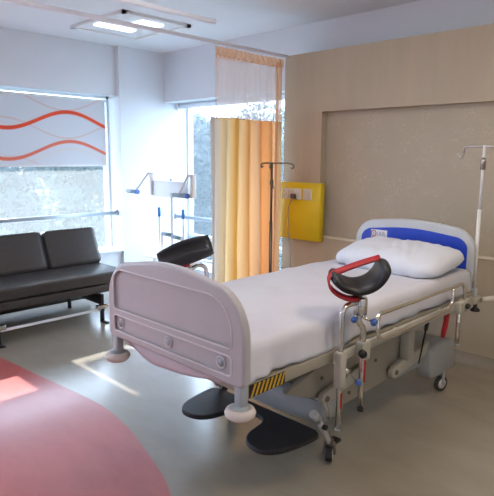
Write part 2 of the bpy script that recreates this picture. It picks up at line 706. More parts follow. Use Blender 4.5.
fl = floor_mesh()
fl.bm.normal_update()
for f in fl.bm.faces:
    if f.normal.z < 0:
        f.normal_flip()
struct(fl, 'floor', M['floor'])
# slab under it
struct(MB().box(-5.95, X1 + 0.3, Y0 - 0.2, 4.62, -0.2, -0.005), 'floor_slab', M['ext_wall'])

struct(MB().box(-5.95, X1 + 0.3, Y0 - 0.2, 4.65, ZC, ZC + 0.15), 'ceiling', M['ceiling'])

# window wall on the left: pier, reveals, lintels and the sill ledge
WIN1 = (1.82, 3.55)     # visible window
WIN0 = (-1.9, 1.47)     # its neighbour, outside the frame
SILL, HEAD = 0.385, 2.172
wl = MB()
wl.box(XW - 0.40, XW, Y0, WIN0[0], 0, ZC)
wl.box(XW - 0.40, XW, WIN0[1], WIN1[0], 0, ZC)
wl.box(XW - 0.40, XW, WIN1[1], 4.63, 0, ZC)
wl.box(XW - 0.40, XW - 0.06, WIN1[0], WIN1[1], HEAD, ZC)
wl.box(XW - 0.40, XW - 0.06, WIN0[0], WIN0[1], HEAD, ZC)
wl.box(XW - 0.40, XW - 0.05, WIN1[0], WIN1[1], 0, SILL)
wl.box(XW - 0.40, XW - 0.05, WIN0[0], WIN0[1], 0, SILL)
struct(wl, 'wall_left', M['wall'])


def window(n, x0, x1, y0, y1, z0, z1, along, mull):
    root = bpy.data.objects.new('window_%d' % n, None)
    C.objects.link(root)
    root['kind'] = 'structure'
    root['label'] = ''
    del root['label']
    t = MB()
    g = MB()
    b = 0.025
    if along == 'y':
        t.box(x0, x1, y0, y0 + b, z0, z1); t.box(x0, x1, y1 - b, y1, z0, z1)
        t.box(x0, x1, y0, y1, z0, z0 + b); t.box(x0, x1, y0, y1, z1 - b, z1)
        for q in mull:
            t.box(x0, x1, q - 0.02, q + 0.02, z0, z1)
        xm = (x0 + x1) / 2
        g.box(xm - 0.003, xm + 0.003, y0 + b, y1 - b, z0 + b, z1 - b)
    else:
        t.box(x0, x0 + b, y0, y1, z0, z1); t.box(x1 - b, x1, y0, y1, z0, z1)
        t.box(x0, x1, y0, y1, z0, z0 + b); t.box(x0, x1, y0, y1, z1 - b, z1)
        for q in mull:
            t.box(q - 0.02, q + 0.02, y0, y1, z0, z1)
        ym = (y0 + y1) / 2
        g.box(x0 + b, x1 - b, ym - 0.003, ym + 0.003, z0 + b, z1 - b)
    t.build('window_frame', M['frame'], root)
    g.build('window_glass', M['glass'], root)
    return root


w1 = window(1, XW - 0.30, XW - 0.24, WIN1[0], WIN1[1], SILL, HEAD, 'y', [])
w3 = window(3, XW - 0.30, XW - 0.24, WIN0[0], WIN0[1], SILL, HEAD, 'y', [-0.2])
MB().box(XW - 0.26, XW + 0.015, WIN1[0], WIN1[1], SILL, SILL + 0.025, 0.006).build('window_sill', M['wall'], w1)

# back wall with the second window; the wall continues behind the tan panelling
W2 = (XW, -3.45)
wb = MB()
wb.box(W2[0], W2[1], YB, YB + 0.45, 2.14, ZC)
wb.box(W2[0], W2[1], YB, YB + 0.45, 0, 0.16)
wb.box(W2[1], X1, YB, YB + 0.45, 0, ZC)
struct(wb, 'wall_back', M['wall'])
w2 = window(2, W2[0], W2[1], YB + 0.35, YB + 0.40, 0.16, 2.14, 'x', [])
MB().box(W2[0] + 0.04, W2[1] - 0.04, YB + 0.34, YB + 0.41, 0.44, 0.50).build('window_transom', M['frame'], w2)

# tan panelling with a shallow wallpapered niche over a low ledge
NX, NZ0, NZ1, ND = -2.97, 0.786, 1.89, 0.075
tp = MB()
tp.box(XT, NX, YT, YB, 0, 2.40)
tp.box(NX, X1, YT, YB, NZ1, 2.40)
tp.box(NX, X1, YT, YB, 0, NZ0)
struct(tp, 'wall_headboard_panelling', M['tan']).name = 'wall_head'
struct(MB().box(NX, X1, YT + ND, YB, NZ0, NZ1), 'wall_niche', M['wallpaper'])
struct(MB().box(NX, X1, YT - 0.006, YT + ND, NZ0, NZ0 + 0.012, 0.003), 'trim_1', M['trim'])
# coved vinyl skirting at the foot of the panelling
cv = MB()
pts = [(YT + 0.001, 0.0)] + [(YT - 0.07 + 0.07 * math.sin(a), 0.002 + 0.07 - 0.07 * math.cos(a)) for a in [PI / 2 * k / 6 for k in range(7)]] + [(YT + 0.001, 0.10)]
cv.prism([(YT - 0.07, 0.0)] + pts[1:] + [(YT + 0.004, 0.10), (YT + 0.004, 0.0)], XT, X1, 'x', smooth=False)
struct(cv, 'baseboard_head', M['floor'])
struct(MB().box(X1, X1 + 0.2, Y0, YB, 0, ZC), 'wall_right', M['wall'])
struct(MB().box(-5.9, X1, Y0 - 0.2, Y0, 0, ZC), 'wall_front', M['wall'])

# added unseen slab, cut to shape the floor's sun patches; slit by the pier
cn = MB()
cn.box(-7.0, XW - 0.40, -2.6, 5.0, 2.46, 2.56)
cn.box(-7.74, -7.0, 1.875, 5.0, 2.46, 2.56)
cn.box(-7.93, -7.0, 1.47, 1.815, 2.46, 2.56)
o = cn.build('window_canopy', M['ext_wall'])
tag(o, 'added sun-blocking slab, unseen, outside above the left window', 'canopy')

# ================================================================ OUTSIDE
struct(MB().box(-60, 12, -40, 60, -3.3, -3.2), 'ground', M['ground'])
random.seed(4)


def tree(x, y, h, r, k, label):
    root = empty('tree', (x, y, -3.2), label, 'tree', 'trees beyond the windows')
    t = MB()
    t.tube([(x, y, -3.2), (x + 0.1, y, -3.2 + h * 0.35), (x - 0.05, y + 0.1, -3.2 + h * 0.75)], 0.16, 8, radii=None)
    t.build('trunk', M['bark'], root)
    c = MB()
    c.open = True
    rnd = random.Random(k * 7 + 1)
    lobes = [(Vector((x + rnd.uniform(-.55, .55) * r, y + rnd.uniform(-.55, .55) * r, -3.2 + h * rnd.uniform(.10, .84))), r * rnd.uniform(.40, .62)) for _ in range(18)]
    fs = []
    for cen, rad in lobes:
        for _ in range(1100):
            d = Vector((rnd.gauss(0, 1), rnd.gauss(0, 1), rnd.gauss(0, 1))).normalized()
            p = cen + d * rad * rnd.uniform(.72, 1.05)
            u = Vector((rnd.gauss(0, 1), rnd.gauss(0, 1), rnd.gauss(0, 1))).normalized()
            v = u.cross(d + Vector((.01, .02, .03))).normalized()
            s = rnd.uniform(.045, .10)
            vs = [c.bm.verts.new(p + u * s * 1.5), c.bm.verts.new(p + v * s * .6), c.bm.verts.new(p - u * s * 1.5), c.bm.verts.new(p - v * s * .6)]
            fs.append(c.bm.faces.new(vs))
    c._tag(fs)
    c.build('crown', M['leaf'][k % 3], root)


TREES = [(-13.0, 3.6, 5.3, 1.7, 0, 'leafy grey green tree outside the left window behind the sofa'),
         (-12.6, 7.3, 5.6, 1.7, 1, 'green tree seen at the right side of the left window'),
         (-18.0, 6.2, 6.4, 2.2, 2, 'pale tree farther back beyond the left window'),
         (-20.5, 11.4, 6.4, 2.2, 0, 'far tree beyond the right end of the left window'),
         (-13.3, 11.6, 6.5, 1.75, 2, 'pale leafy tree outside the window behind the exercise frame'),
         (-9.2, 12.9, 6.0, 1.8, 1, 'green tree outside the window behind the curtain'),
         (-14.8, 17.2, 7.4, 2.4, 0, 'tall tree at the back beyond the curtained window')]
for a in TREES:
    tree(*a)

# ================================================================ CEILING FITTINGS
# recessed square fixture seen at the top
r_ = empty('ceiling_fixture', (-4.6, 3.09, ZC), 'square recessed ceiling fixture with glowing strips above the exercise frame', 'ceiling light')
fx0, fx1, fy0, fy1 = -5.04, -4.16, 2.72, 3.47
t = MB()
t.box(fx0, fx1, fy0, fy0 + 0.05, ZC - 0.025, ZC - 0.0005); t.box(fx0, fx1, fy1 - 0.05, fy1, ZC - 0.025, ZC - 0.0005)
t.box(fx0, fx0 + 0.05, fy0, fy1, ZC - 0.025, ZC - 0.0005); t.box(fx1 - 0.05, fx1, fy0, fy1, ZC - 0.025, ZC - 0.0005)
t.build('frame', M['white_metal'], r_)
MB().box(fx0 + 0.05, fx1 - 0.05, fy0 + 0.05, fy1 - 0.05, ZC - 0.012, ZC - 0.002).build('panel', M['ceiling'], r_)
MB().box(-4.76, -4.66, 2.80, 3.20, ZC - 0.028, ZC - 0.013, 0.004).build('diffuser', M['lamp_on'], r_)
MB().box(-4.52, -4.30, 3.02, 3.26, ZC - 0.028, ZC - 0.013, 0.004).build('diffuser', M['lamp_on'], r_)


def fill_downlight(x, y, power, col, label, size=0.5):  # added lamp out of view that brightens the room
    r = empty('fill_lamp', (x, y, ZC), label, 'ceiling light', 'added ceiling lamps out of view')
    t = MB()
    t.box(x - size / 2 - .03, x + size / 2 + .03, y - size / 2 - .03, y + size / 2 + .03, ZC - 0.02, ZC - 0.001, 0.005)
    t.build('frame', M['white_metal'], r)
    ld = bpy.data.lights.new('lamp', 'AREA')
    ld.shape = 'SQUARE'
    ld.size = size
    ld.energy = power
    ld.color = col
    lo = bpy.data.objects.new('lamp', ld)
    C.objects.link(lo)
    lo.parent = r
    lo.location = (0, 0, -0.03)


def fill_globe(x, y, power, col, label):  # added globe out of view, put in to lift the ceiling light
    z = 2.32
    r = empty('fill_globe_lamp', (x, y, ZC), label, 'ceiling light', 'added round lamps out of view')
    MB().cyl((x, y, z + 0.16), (x, y, ZC), 0.008, n=10).build('stem', M['white_metal'], r)
    MB().lathe([(0, 0), (0.06, 0), (0.05, 0.03), (0, 0.03)], (x, y, z + 0.15)).build('cap', M['white_metal'], r)
    MB().lathe([(0.14 * math.sin(PI * k / 16), -0.14 * math.cos(PI * k / 16)) for k in range(17)], (x, y, z)).build('fill_globe', M['fill_globe'], r)
    ld = bpy.data.lights.new('bulb', 'POINT')
    ld.shadow_soft_size = 0.1
    ld.energy = power
    ld.color = col
    lo = bpy.data.objects.new('bulb', ld)
    C.objects.link(lo)
    lo.parent = r
    lo.location = (0, 0, z - ZC)


fill_downlight(-0.2, 2.3, 30 * FILL, (1.0, 0.80, 0.56), 'added square fill lamp out of view nearest the tan wall')
fill_globe(-2.7, -0.4, 40 * FILL, (0.97, 0.97, 1.0), 'added round fill lamp out of view over the red floor')
fill_globe(1.0, 0.6, 58 * FILL, (1.0, 0.95, 0.88), 'added round fill lamp out of view right of the viewer')
fill_downlight(-1.9, 2.0, 20 * FILL, (0.95, 0.95, 1.0), 'added square fill lamp out of view over the foot of the bed')

# curtain tracks hung below the ceiling
ZK = 2.385


def track(x, ya, yb, rods, label):
    r = empty('curtain_track', (x, (ya + yb) / 2, ZK), label, 'curtain track', 'hanging curtain tracks')
    t = MB()
    t.box(x - 0.014, x + 0.014, ya, yb, ZK - 0.006, ZK + 0.022, 0.003)
    t.build('rail', M['track'], r)
    for y in rods:
        MB().cyl((x, y, ZK + 0.018), (x, y, ZC), 0.006, n=10).build('hanger', M['track'], r)
    return r


track(-3.383, 0.6, YT + 0.0, [0.7], 'pale curtain track running to the corner of the tan wall above the curtain')
track(-2.892, 0.6, 2.62, [0.7], 'shorter pale curtain track nearer the viewer without a curtain')

# ================================================================ CURTAIN
cur = empty('curtain', (-3.383, 3.0, 0.12), 'cream and orange striped hospital curtain with net top hanging beside the tan wall', 'curtain')


def pleat(y0, y1, z0, z1, amp, n_pl, phase=0, ny=220, nz=10, flare=0.0, seed=0):
    t = MB()
    t.open = True
    rows = []
    for j in range(nz + 1):
        z = z0 + (z1 - z0) * j / nz
        row = []
        for i in range(ny + 1):
            s = i / ny
            y = y0 + (y1 - y0) * s
            f = 1 - j / nz
            y += flare * f * (s - 0.5)
            a = 2 * PI * n_pl * s + phase + 0.9 * math.sin(5 * s + seed)
            x = -3.383 + amp * (0.75 + 0.5 * f) * (math.sin(a) + 0.18 * math.sin(2 * a + 1)) + 0.012 * math.sin(3 * f + 7 * s)
            row.append(t.bm.verts.new((x, y, z)))
        rows.append(row)
    fs = []
    for a, b in zip(rows, rows[1:]):
        for i in range(ny):
            fs.append(t.bm.faces.new((a[i], a[i + 1], b[i + 1], b[i])))
    t._tag(fs, True)
    return t


pleat(2.995, 3.872, 0.14, 1.815, 0.028, 6.5, seed=1).build('cloth', M['curtain'], cur, loc=(-3.383, 2.995, 0))
pleat(3.07, 3.86, 1.805, 2.30, 0.010, 6, seed=2).build('net', M['net'], cur)
pleat(3.06, 3.875, 2.285, 2.365, 0.022, 15, seed=3, nz=3).build('heading', M['net_head'], cur)
t = MB()
for yy in (3.07, 3.870):
    MB().tube([(-3.375, yy, 1.80), (-3.375, yy, 2.35)], 0.003, 6).build('edge_cord', M['net_head'], cur)
pleat(3.80, 3.872, 0.14, 2.33, 0.010, 2, seed=5, ny=30).build('end_panel', M['net_head'], cur, loc=(0, 0, 0))

# ================================================================ ROLLER BLINDS
def blind(y0, y1, x, z0, z1, label, name='roller_blind'):
    r = empty(name, (x, y0, z0), label, 'blind', 'wave patterned roller blinds')
    MB().box(x - 0.0015, x + 0.0015, y0, y1, z0, z1).build('cloth', M['blind'], r, loc=(x, y0, z0))
    MB().box(x - 0.012, x + 0.012, y0, y1, z0 - 0.008, z0 + 0.012, 0.004).build('bottom_bar', M['white_metal'], r)
    t = MB().cyl((x - 0.005, y0 - 0.0, z1 + 0.0), (x - 0.005, y1 + 0.02, z1 + 0.0), 0.014)
    t.build('roller', M['white_metal'], r)
    return r


blind(1.875, 3.425, XW - 0.12, 1.385, 2.108, 'white roller blind printed with orange waves above the sofa')
blind(-0.05, 1.465, XW - 0.12, 1.385, 2.125, 'neighbouring wave printed roller blind left of the frame')
# white rolled blind box over window 2
rb = empty('roller_blind_case', (-4.4, 4.24, 2.1), 'rolled up white blind at the top of the window behind the curtain', 'blind')
MB().cyl((-5.49, 4.40, 2.105), (-3.5, 4.40, 2.105), 0.032).build('roller', M['pale_blue_metal'], rb)
MB().box(-5.515, -5.485, 4.35, 4.45, 2.06, 2.14, 0.005).build('bracket', M['pale_blue_metal'], rb)

# grab rails across the windows
g1 = empty('window_rail', (XW - 0.12, 2.6, 0.83), 'grey horizontal safety rail across the window behind the sofa', 'rail', 'window safety rails')
MB().cyl((XW - 0.12, -0.1 + 1.93, 0.83), (XW - 0.12, 3.50, 0.83), 0.024).build('bar', M['rail'], g1)
MB().lathe([(0, 0), (0.036, 0), (0.036, 0.015), (0.024, 0.05), (0.0, 0.05)], (XW - 0.12, 3.55, 0.83), (0, -1, 0)).build('flange', M['rail'], g1)
MB().lathe([(0, 0), (0.036, 0), (0.036, 0.015), (0.024, 0.05), (0.0, 0.05)], (XW - 0.12, 1.82, 0.83), (0, 1, 0)).build('flange', M['rail'], g1)
g2 = empty('window_rail', (-4.4, 4.23, 0.765), 'grey horizontal safety rail across the window behind the exercise frame', 'rail', 'window safety rails')
MB().cyl((-5.49, 4.31, 0.748), (W2[1] + .0, 4.31, 0.748), 0.024).build('bar', M['rail'], g2)
MB().lathe([(0, 0), (0.04, 0), (0.04, 0.02), (0.024, 0.06), (0.0, 0.06)], (-5.53, 4.31, 0.748), (1, 0, 0)).build('flange', M['rail'], g2)

# ================================================================ SOFA
sf = empty('sofa', (-4.73, 1.8, 0), 'dark brown leatherette sofa on a low metal frame under the blind', 'sofa')
SY0, SY1 = 0.62, 2.83
t = MB().box(-5.02, -4.36, SY0, SY1, 0.335, 0.44, 0.022, 3)
t.build('seat', M['sofa'], sf)
t = MB().box(-5.02, -4.37, SY0 + 0.01, SY1 - 0.01, 0.255, 0.328, 0.012, 3)
t.build('seat_base', M['sofa'], sf)
for k in range(4):
    b1 = SY1 + 0.02 - k * 0.555
    b0 = b1 - 0.545
    lean = Matrix.Translation((-4.83, (b0 + b1) / 2, 0.44)) @ Matrix.Rotation(R(-23), 4, 'Y')
    c = MB().box(-0.19, 0.0, -(b1 - b0) / 2, (b1 - b0) / 2, 0.0, 0.385, 0.045, 5, mtx=lean)
    for v in c.bm.verts:
        q = noise.noise(v.co * 4) * 0.006
        v.co.x += q
    o = c.build('back_cushion', M['sofa'], sf)
    hh, dd = 0.385, 0.19
    pth = [lean @ Vector((-0.003, yy, zz)) for yy, zz in rrect(-(b1 - b0) / 2 + 0.012, (b1 - b0) / 2 - 0.012, 0.012, hh - 0.012, 0.04, 5)]
    s_ = MB()
    s_.tube(pth + [pth[0]], 0.0045, 6, caps=False, smooth_path=False)
    s_.build('piping', M['seam'], o)
t = MB().box(-5.055, -5.025, SY0 + 0.02, SY1 - 0.02, 0.04, 0.62, 0.01)  # back frame, carried down to block the sun under the seat
t.build('back_frame', M['sofa'], sf)
t = MB()
t.box(-4.345, -4.32, SY0 + 0.1, 2.56, 0.105, 0.125, 0.004)
t.build('front_bar', M['white_metal'], sf)
for yy in (2.53, 1.6, 0.75):
    t = MB()
    t.box(-4.35, -4.30, yy - 0.055, yy + 0.055, 0.125, 0.160, 0.004)
    t.build('bracket', M['chrome'], sf)
    t = MB()
    t.box(-4.345, -4.315, yy - 0.015, yy + 0.015, 0.0, 0.13, 0.003)
    t.box(-4.96, -4.315, yy - 0.015, yy + 0.015, 0.16, 0.255, 0.003)
    t.box(-4.345, -4.24, yy - 0.018, yy + 0.018, 0.0, 0.012, 0.002)
    t.build('leg', M['black'], sf)
    t = MB().box(-4.96, -4.93, yy - 0.015, yy + 0.015, 0.0, 0.17, 0.003)
    t.build('leg', M['black'], sf)

# ================================================================ EXERCISE FRAME
KF = 0.946


def dv(x, z, dy=0.0):
    return Vector((x * KF, 3.5 + dy, 1.5 + (z - 1.5) * KF))


ex = empty('exercise_frame', (-4.53, 3.5, 0), 'white metal exercise frame with angled arms and grey grips before the window', 'exercise equipment')
t = MB()
t.tube([dv(-4.785, 1.10), (dv(-4.79, 0)).xy.to_3d() + Vector((0, 0, 0.03))], 0.018, 12)
t.build('post', M['pale_blue_metal'], ex)
a, b = dv(-5.13, 1.05), dv(-4.50, 1.225)
MB().box(a.x, b.x, 3.49, 3.52, a.z + 0.0, b.z - 0.0, 0.008).build('top_panel', M['pale_blue_metal'], ex)
for xx in (-5.14, -4.43):
    t = MB()
    p, q = dv(xx, 1.31), dv(xx, 1.06)
    t.box(p.x - 0.02, p.x + 0.02, 3.47, 3.53, q.z, p.z, 0.008)
    t.build('upright', M['white_metal'], ex)
for x0_, x1_, g0, g1_ in ((-5.16, -5.40, -5.55, -5.36), (-4.45, -4.60, -4.67, -4.46)):
    t = MB()
    p, q = dv(x0_, 1.31, -0.03), dv(x1_, 1.085, -0.06)
    t.tube([p, q], 0.012, 10)
    t.build('arm', M['white_metal'], ex)
    p, q = dv(g0, 1.088, -0.06), dv(g1_, 1.088, -0.06)
    t = MB().cyl(p, q, 0.022, n=16)
    o = t.build('grip', M['grip'], ex)
    t = MB().cyl(q + Vector((-.01, 0, 0)), q + Vector((0.022, 0, 0)), 0.026, n=16)
    t.build('grip_cap', M['blue_knob'], o)
for xx, zt, zb in ((-4.95, 0.936, 0.42), (-4.53, 0.944, 0.42)):
    t = MB()
    t.cyl(dv(xx, zt - 0.09, -0.05), dv(xx, zb, -0.05), 0.011, n=12)
    o = t.build('side_pole', M['white_metal'], ex)
    MB().cyl(dv(xx, zt, -0.05), dv(xx, zt - 0.10, -0.05), 0.017, n=12).build('blue_sleeve', M['blue_tip'], o)
MB().cyl(dv(-4.905, 0.652, -0.05), dv(-4.905, 0.40, -0.05), 0.016, n=12).build('inner_tube', M['white_metal'], ex)
MB().cyl(dv(-4.55, 0.632, -0.05), dv(-4.55, 0.40, -0.05), 0.016, n=12).build('inner_tube', M['white_metal'], ex)
for g0, g1_, zz in ((-4.89, -4.73, 0.65), (-4.72, -4.57, 0.633)):
    MB().cyl(dv(g0, zz, -0.05), dv(g1_, zz - 0.004, -0.05), 0.021, n=16).build('foot_grip', M['grip'], ex)
p = dv(-4.79, 0.40)
t = MB()
t.box(dv(-5.12, .4).x, dv(-4.38, .4).x, 3.36, 3.60, p.z - 0.03, p.z, 0.01)
t.build('platform', M['pale_blue_metal'], ex)
t = MB()
for xx in (dv(-5.08, 0).x, dv(-4.42, 0).x):
    t.box(xx - 0.02, xx + 0.02, 3.22, 3.72, 0, 0.04, 0.006)
    t.box(xx - 0.02, xx + 0.02, 3.44, 3.48, 0.03, p.z - 0.02, 0.004)
t.box(dv(-5.08, 0).x, dv(-4.42, 0).x, 3.48, 3.52, 0.0, 0.04, 0.006)
t.build('base', M['white_metal'], ex)
MB().lathe([(0, 0), (0.016, 0), (0.014, 0.012), (0, 0.016)], dv(-4.80, 1.235, -0.0)).build('top_cap', M['blue_knob'], ex)

# ================================================================ YELLOW SOCKET PANEL
yp = empty('socket_panel', (-3.15, YT, 1.0), 'yellow wall box carrying sockets beside the niche', 'wall panel')
MB().box(-3.385, -2.915, YT - 0.062, YT, 0.752, 1.270, 0.004, 1).build('box', M['yellow'], yp)
yf = YT - 0.062
for x0_, x1_, lab in ((-3.345, -3.125, 'double'), (-3.105, -3.005, 'single')):
    t = MB()
    t.box(x0_, x1_, yf - 0.010, yf, 1.118, 1.218, 0.004)
    o = t.build('switch_plate', M['switch'], yp)
    t = MB()
    if lab == 'double':
        t.box(x0_ + 0.075, x0_ + 0.079, yf - 0.0115, yf - 0.009, 1.122, 1.214)
        t.box(x0_ + 0.13, x0_ + 0.134, yf - 0.0115, yf - 0.009, 1.122, 1.214)
        for q in ((0.025, 1.19), (0.025, 1.15), (0.05, 1.165), (0.10, 1.185), (0.095, 1.155)):
            t.cyl((x0_ + q[0], yf - 0.0125, q[1]), (x0_ + q[0], yf - 0.009, q[1]), 0.0055, n=10)
        t.build('socket_holes', M['switch_rim'], o)
    else:
        t.box(x0_ + 0.025, x1_ - 0.025, yf - 0.016, yf - 0.009, 1.140, 1.196, 0.003)
        t.build('rocker', M['switch'], o)
pl = empty('power_plug', (-3.20, yf - 0.02, 1.14), 'dark plug with a grey cable hanging down the yellow panel', 'plug')
MB().box(-3.225, -3.175, yf - 0.045, yf - 0.0102, 1.125, 1.170, 0.008).build('plug_body', M['dark_steel'], pl)
MB().tube([(-3.20, yf - 0.035, 1.13), (-3.235, yf - 0.035, 1.08), (-3.26, yf - 0.03, 1.0), (-3.25, yf - 0.03, 0.9), (-3.255, yf - 0.03, 0.80), (-3.215, yf - 0.03, 0.72), (-3.21, yf - 0.03, 0.6), (-3.215, yf - 0.03, 0.45), (-3.1, yf - 0.03, 0.3)], 0.0045, 8).build('cable', M['cord'], pl)

# ================================================================ IV POLES
iv = empty('drip_stand', (-3.147, 3.5, 0), 'dark metal drip stand with a hooked crossbar between curtain and yellow panel', 'drip stand')
px, py = -3.147, 3.5
MB().cyl((px, py, 0.05), (px, py, 0.95), 0.014).build('lower_pole', M['dark_steel'], iv)
MB().cyl((px, py, 0.93), (px, py, 1.445), 0.010).build('upper_pole', M['dark_steel'], iv)
t = MB()
t.tube([(px - 0.10, py, 1.42), (px - 0.115, py, 1.405), (px - 0.125, py, 1.42), (px - 0.12, py, 1.44), (px - 0.07, py, 1.447), (px, py, 1.446), (px + 0.17, py, 1.448), (px + 0.225, py, 1.440), (px + 0.245, py, 1.425), (px + 0.235, py, 1.405), (px + 0.21, py, 1.41)], 0.0065, 8)
t.tube([(px + 0.02, py - 0.02, 1.447), (px + 0.06, py - 0.08, 1.447), (px + 0.07, py - 0.1, 1.42), (px + 0.06, py - 0.09, 1.405)], 0.006, 8)
t.build('hooks', M['dark_steel'], iv)
t = MB()
t.tube([(px, py - 0.005, 1.285), (px + 0.035, py - 0.03, 1.27), (px + 0.05, py - 0.035, 1.235)], 0.008, 8)
t.cyl((px, py, 1.265), (px, py, 1.305), 0.017, n=16)
t.build('clamp', M['dark_steel'], iv)
for k in range(5):
    a = 2 * PI * k / 5 + 0.3
    e = (px + 0.2 * math.cos(a), py + 0.2 * math.sin(a), 0.062)
    l = MB().tube([(px, py, 0.09), e], 0.012, 8).build('foot', M['dark_steel'], iv)
    MB().lathe([(0, -0.012), (0.026, -0.012), (0.028, 0), (0.026, 0.012), (0, 0.012)], (e[0], e[1], 0.029), (-math.sin(a), math.cos(a), 0), 16).build('wheel', M['black'], l)

hx, hy = -1.375, 3.50
iv2 = empty('drip_pole', (hx, hy, 0.62), 'tall white drip pole with hooks at the head end of the bed', 'drip pole')
MB().cyl((hx, hy, 0.60), (hx, hy, 1.18), 0.0125).build('lower_pole', M['white_metal'], iv2)
MB().cyl((hx, hy, 1.15), (hx, hy, 1.58), 0.0085).build('upper_pole', M['white_metal'], iv2)
MB().lathe([(0, 0), (0.016, 0), (0.017, 0.05), (0.011, 0.075), (0, 0.075)], (hx, hy, 1.43)).build('collar', M['steel'], iv2)
t = MB()
t.tube([(hx - 0.128, hy, 1.545), (hx - 0.128, hy, 1.515), (hx - 0.145, hy, 1.498), (hx - 0.162, hy, 1.51), (hx - 0.163, hy, 1.535)], 0.006, 8)
t.tube([(hx - 0.128, hy, 1.532), (hx - 0.128, hy, 1.569), (hx - 0.09, hy, 1.572), (hx, hy, 1.574), (hx + 0.11, hy, 1.572), (hx + 0.14, hy, 1.555), (hx + 0.145, hy, 1.52), (hx + 0.165, hy, 1.512), (hx + 0.18, hy, 1.54)], 0.008, 8)
t.build('hooks', M['steel'], iv2)

# ================================================================ THE BED
BX, HW = -1.806, 0.4725
YF, YH = 1.363, 3.467          # footboard and headboard planes
XN, XF_ = BX + HW, BX - HW     # near and far side

bed = empty('hospital_bed', (BX, 2.4, 0), 'adjustable hospital bed with plastic end boards and chrome side rail', 'bed')


def board_outline(x0, x1, z0, z1, sh, cr, arch):
    """Symmetric end board outline: upright sides, broad rounded shoulders, slightly arched top."""
    pts = []
    n = 10
    for k in range(n + 1):       # bottom edge corners slightly rounded
        pass
    pts += [(x0 + 0.02, z0), (x1 - 0.02, z0), (x1, z0 + 0.02)]
    for k in range(n + 1):
        a = PI / 2 * k / n
        pts.append((x1 - cr + cr * math.cos(a) - sh * math.sin(a) * 0, z1 - arch - cr * sh + cr * sh * math.sin(a)))
    m = 12
    for k in range(1, m):
        s = k / m
        x = (x1 - cr) * (1 - s) + (x0 + cr) * s
        pts.append((x, z1 - arch + arch * math.sin(PI * s)))
    for k in range(n + 1):
        a = PI / 2 * (1 - k / n)
        pts.append((x0 + cr - cr * math.cos(a), z1 - arch - cr * sh + cr * sh * math.sin(a)))
    pts += [(x0, z0 + 0.02)]
    return pts


# footboard
FX0, FX1 = -2.240, -1.328
FCX = (FX0 + FX1) / 2


def carve(o, cutters):
    """Cut shaped recesses into a board, then drop the cutters."""
    for c_ in cutters:
        md = o.modifiers.new('cut', 'BOOLEAN')
        md.operation = 'DIFFERENCE'
        md.solver = 'EXACT'
        md.object = c_
    bpy.context.view_layer.update()
    dg = bpy.context.evaluated_depsgraph_get()
    me = bpy.data.meshes.new_from_object(o.evaluated_get(dg))
    o.modifiers.clear()
    o.data = me
    for c_ in cutters:
        bpy.data.objects.remove(c_)


ob = board_outline(FX0, FX1, 0.652, 1.060, 1.15, 0.17, 0.034)
fb = MB().prism(ob, YF - 0.021, YF + 0.021, 'y', 0.012, 3, smooth=False).build('footboard', M['abs_pink'], bed)
FREC = ((0.795, 0.985, 0.052, (0.02, 0.02, 0.13, 0.07)), (0.688, 0.766, 0.052, (0.018, 0.018, 0.018, 0.018)))
cts = []
for (z0_, z1_, ins, rs) in FREC:
    ol = rrect(FX0 + ins, FX1 - ins - 0.012, z0_, z1_, 0.02, 6, rs)
    cts.append(MB().prism(ol, YF - 0.05, YF - 0.011, 'y').build('cutter', M['abs_pink'], bed))
carve(fb, cts)
for (z0_, z1_, ins, rs) in FREC:
    ol = rrect(FX0 + ins, FX1 - ins - 0.012, z0_, z1_, 0.02, 6, rs)
    t = MB()
    P = [Vector((p[0], YF - 0.0215, p[1])) for p in ol]
    t.tube(P + [P[0]], 0.0035, 8, caps=False, smooth_path=False)
    t.build('moulded_bead', M['abs_line'], fb)
for xx in (FX0 + 0.095, FCX - 0.0, FX1 - 0.13):
    t = MB()
    t.use(M['abs_line']).lathe([(0.0, 0.001), (0.024, 0.001), (0.026, 0.004), (0.021, 0.006), (0.019, 0.003)], (xx, YF - 0.0115, 0.727), (0, -1, 0), 24)
    o = t.build('boss', M['abs_line'], fb)
    MB().lathe([(0.0, 0.0045), (0.018, 0.004), (0.018, 0.0)], (xx, YF - 0.0115, 0.727), (0, -1, 0), 24).build('recess_disc', M['bumper_core'], o)

# headboard
ob = board_outline(XF_ + 0.03, XN - 0.032, 0.70, 1.083, 1.0, 0.16, 0.022)
hb = MB().prism(ob, YH - 0.022, YH + 0.022, 'y', 0.012, 3, smooth=True).build('headboard', M['abs'], bed)
ob = board_outline(XF_ + 0.082, XN - 0.078, 0.78, 1.024, 0.75, 0.10, 0.024)
bp_ = MB().prism(ob, YH - 0.028, YH - 0.018, 'y', 0.003, 1, smooth=False).build('blue_panel', M['blue'], hb)
lb = MB().box(-2.115, -1.985, YH - 0.0305, YH - 0.0275, 0.935, 0.990, 0.001, 1).build('label', M['label_white'], hb)
t = MB()
t.use(M['label_red'])
ring = [Vector((-2.092 + 0.019 * math.cos(a), YH - 0.031, 0.9625 + 0.021 * math.sin(a))) for a in [2 * PI * k / 24 for k in range(24)]]
t.tube(ring + [ring[0]], 0.0035, 6, caps=False, smooth_path=False)
t.use(M['label_grey'])
t.tube([(-2.098, YH - 0.031, 0.973), (-2.086, YH - 0.031, 0.954)], 0.0035, 6)
random.seed(2)
for k in range(5):
    x_ = -2.062 + k * 0.0135
    t.box(x_, x_ + 0.003, YH - 0.0315, YH - 0.030, 0.950, 0.976)
    if k % 2 == 0:
        t.box(x_, x_ + 0.010, YH - 0.0315, YH - 0.030, 0.950, 0.954)
    else:
        t.box(x_, x_ + 0.010, YH - 0.0315, YH - 0.030, 0.972, 0.976)
        t.box(x_ + 0.007, x_ + 0.010, YH - 0.0315, YH - 0.030, 0.950, 0.976)
t.build('label_print', M['label_grey'], hb)
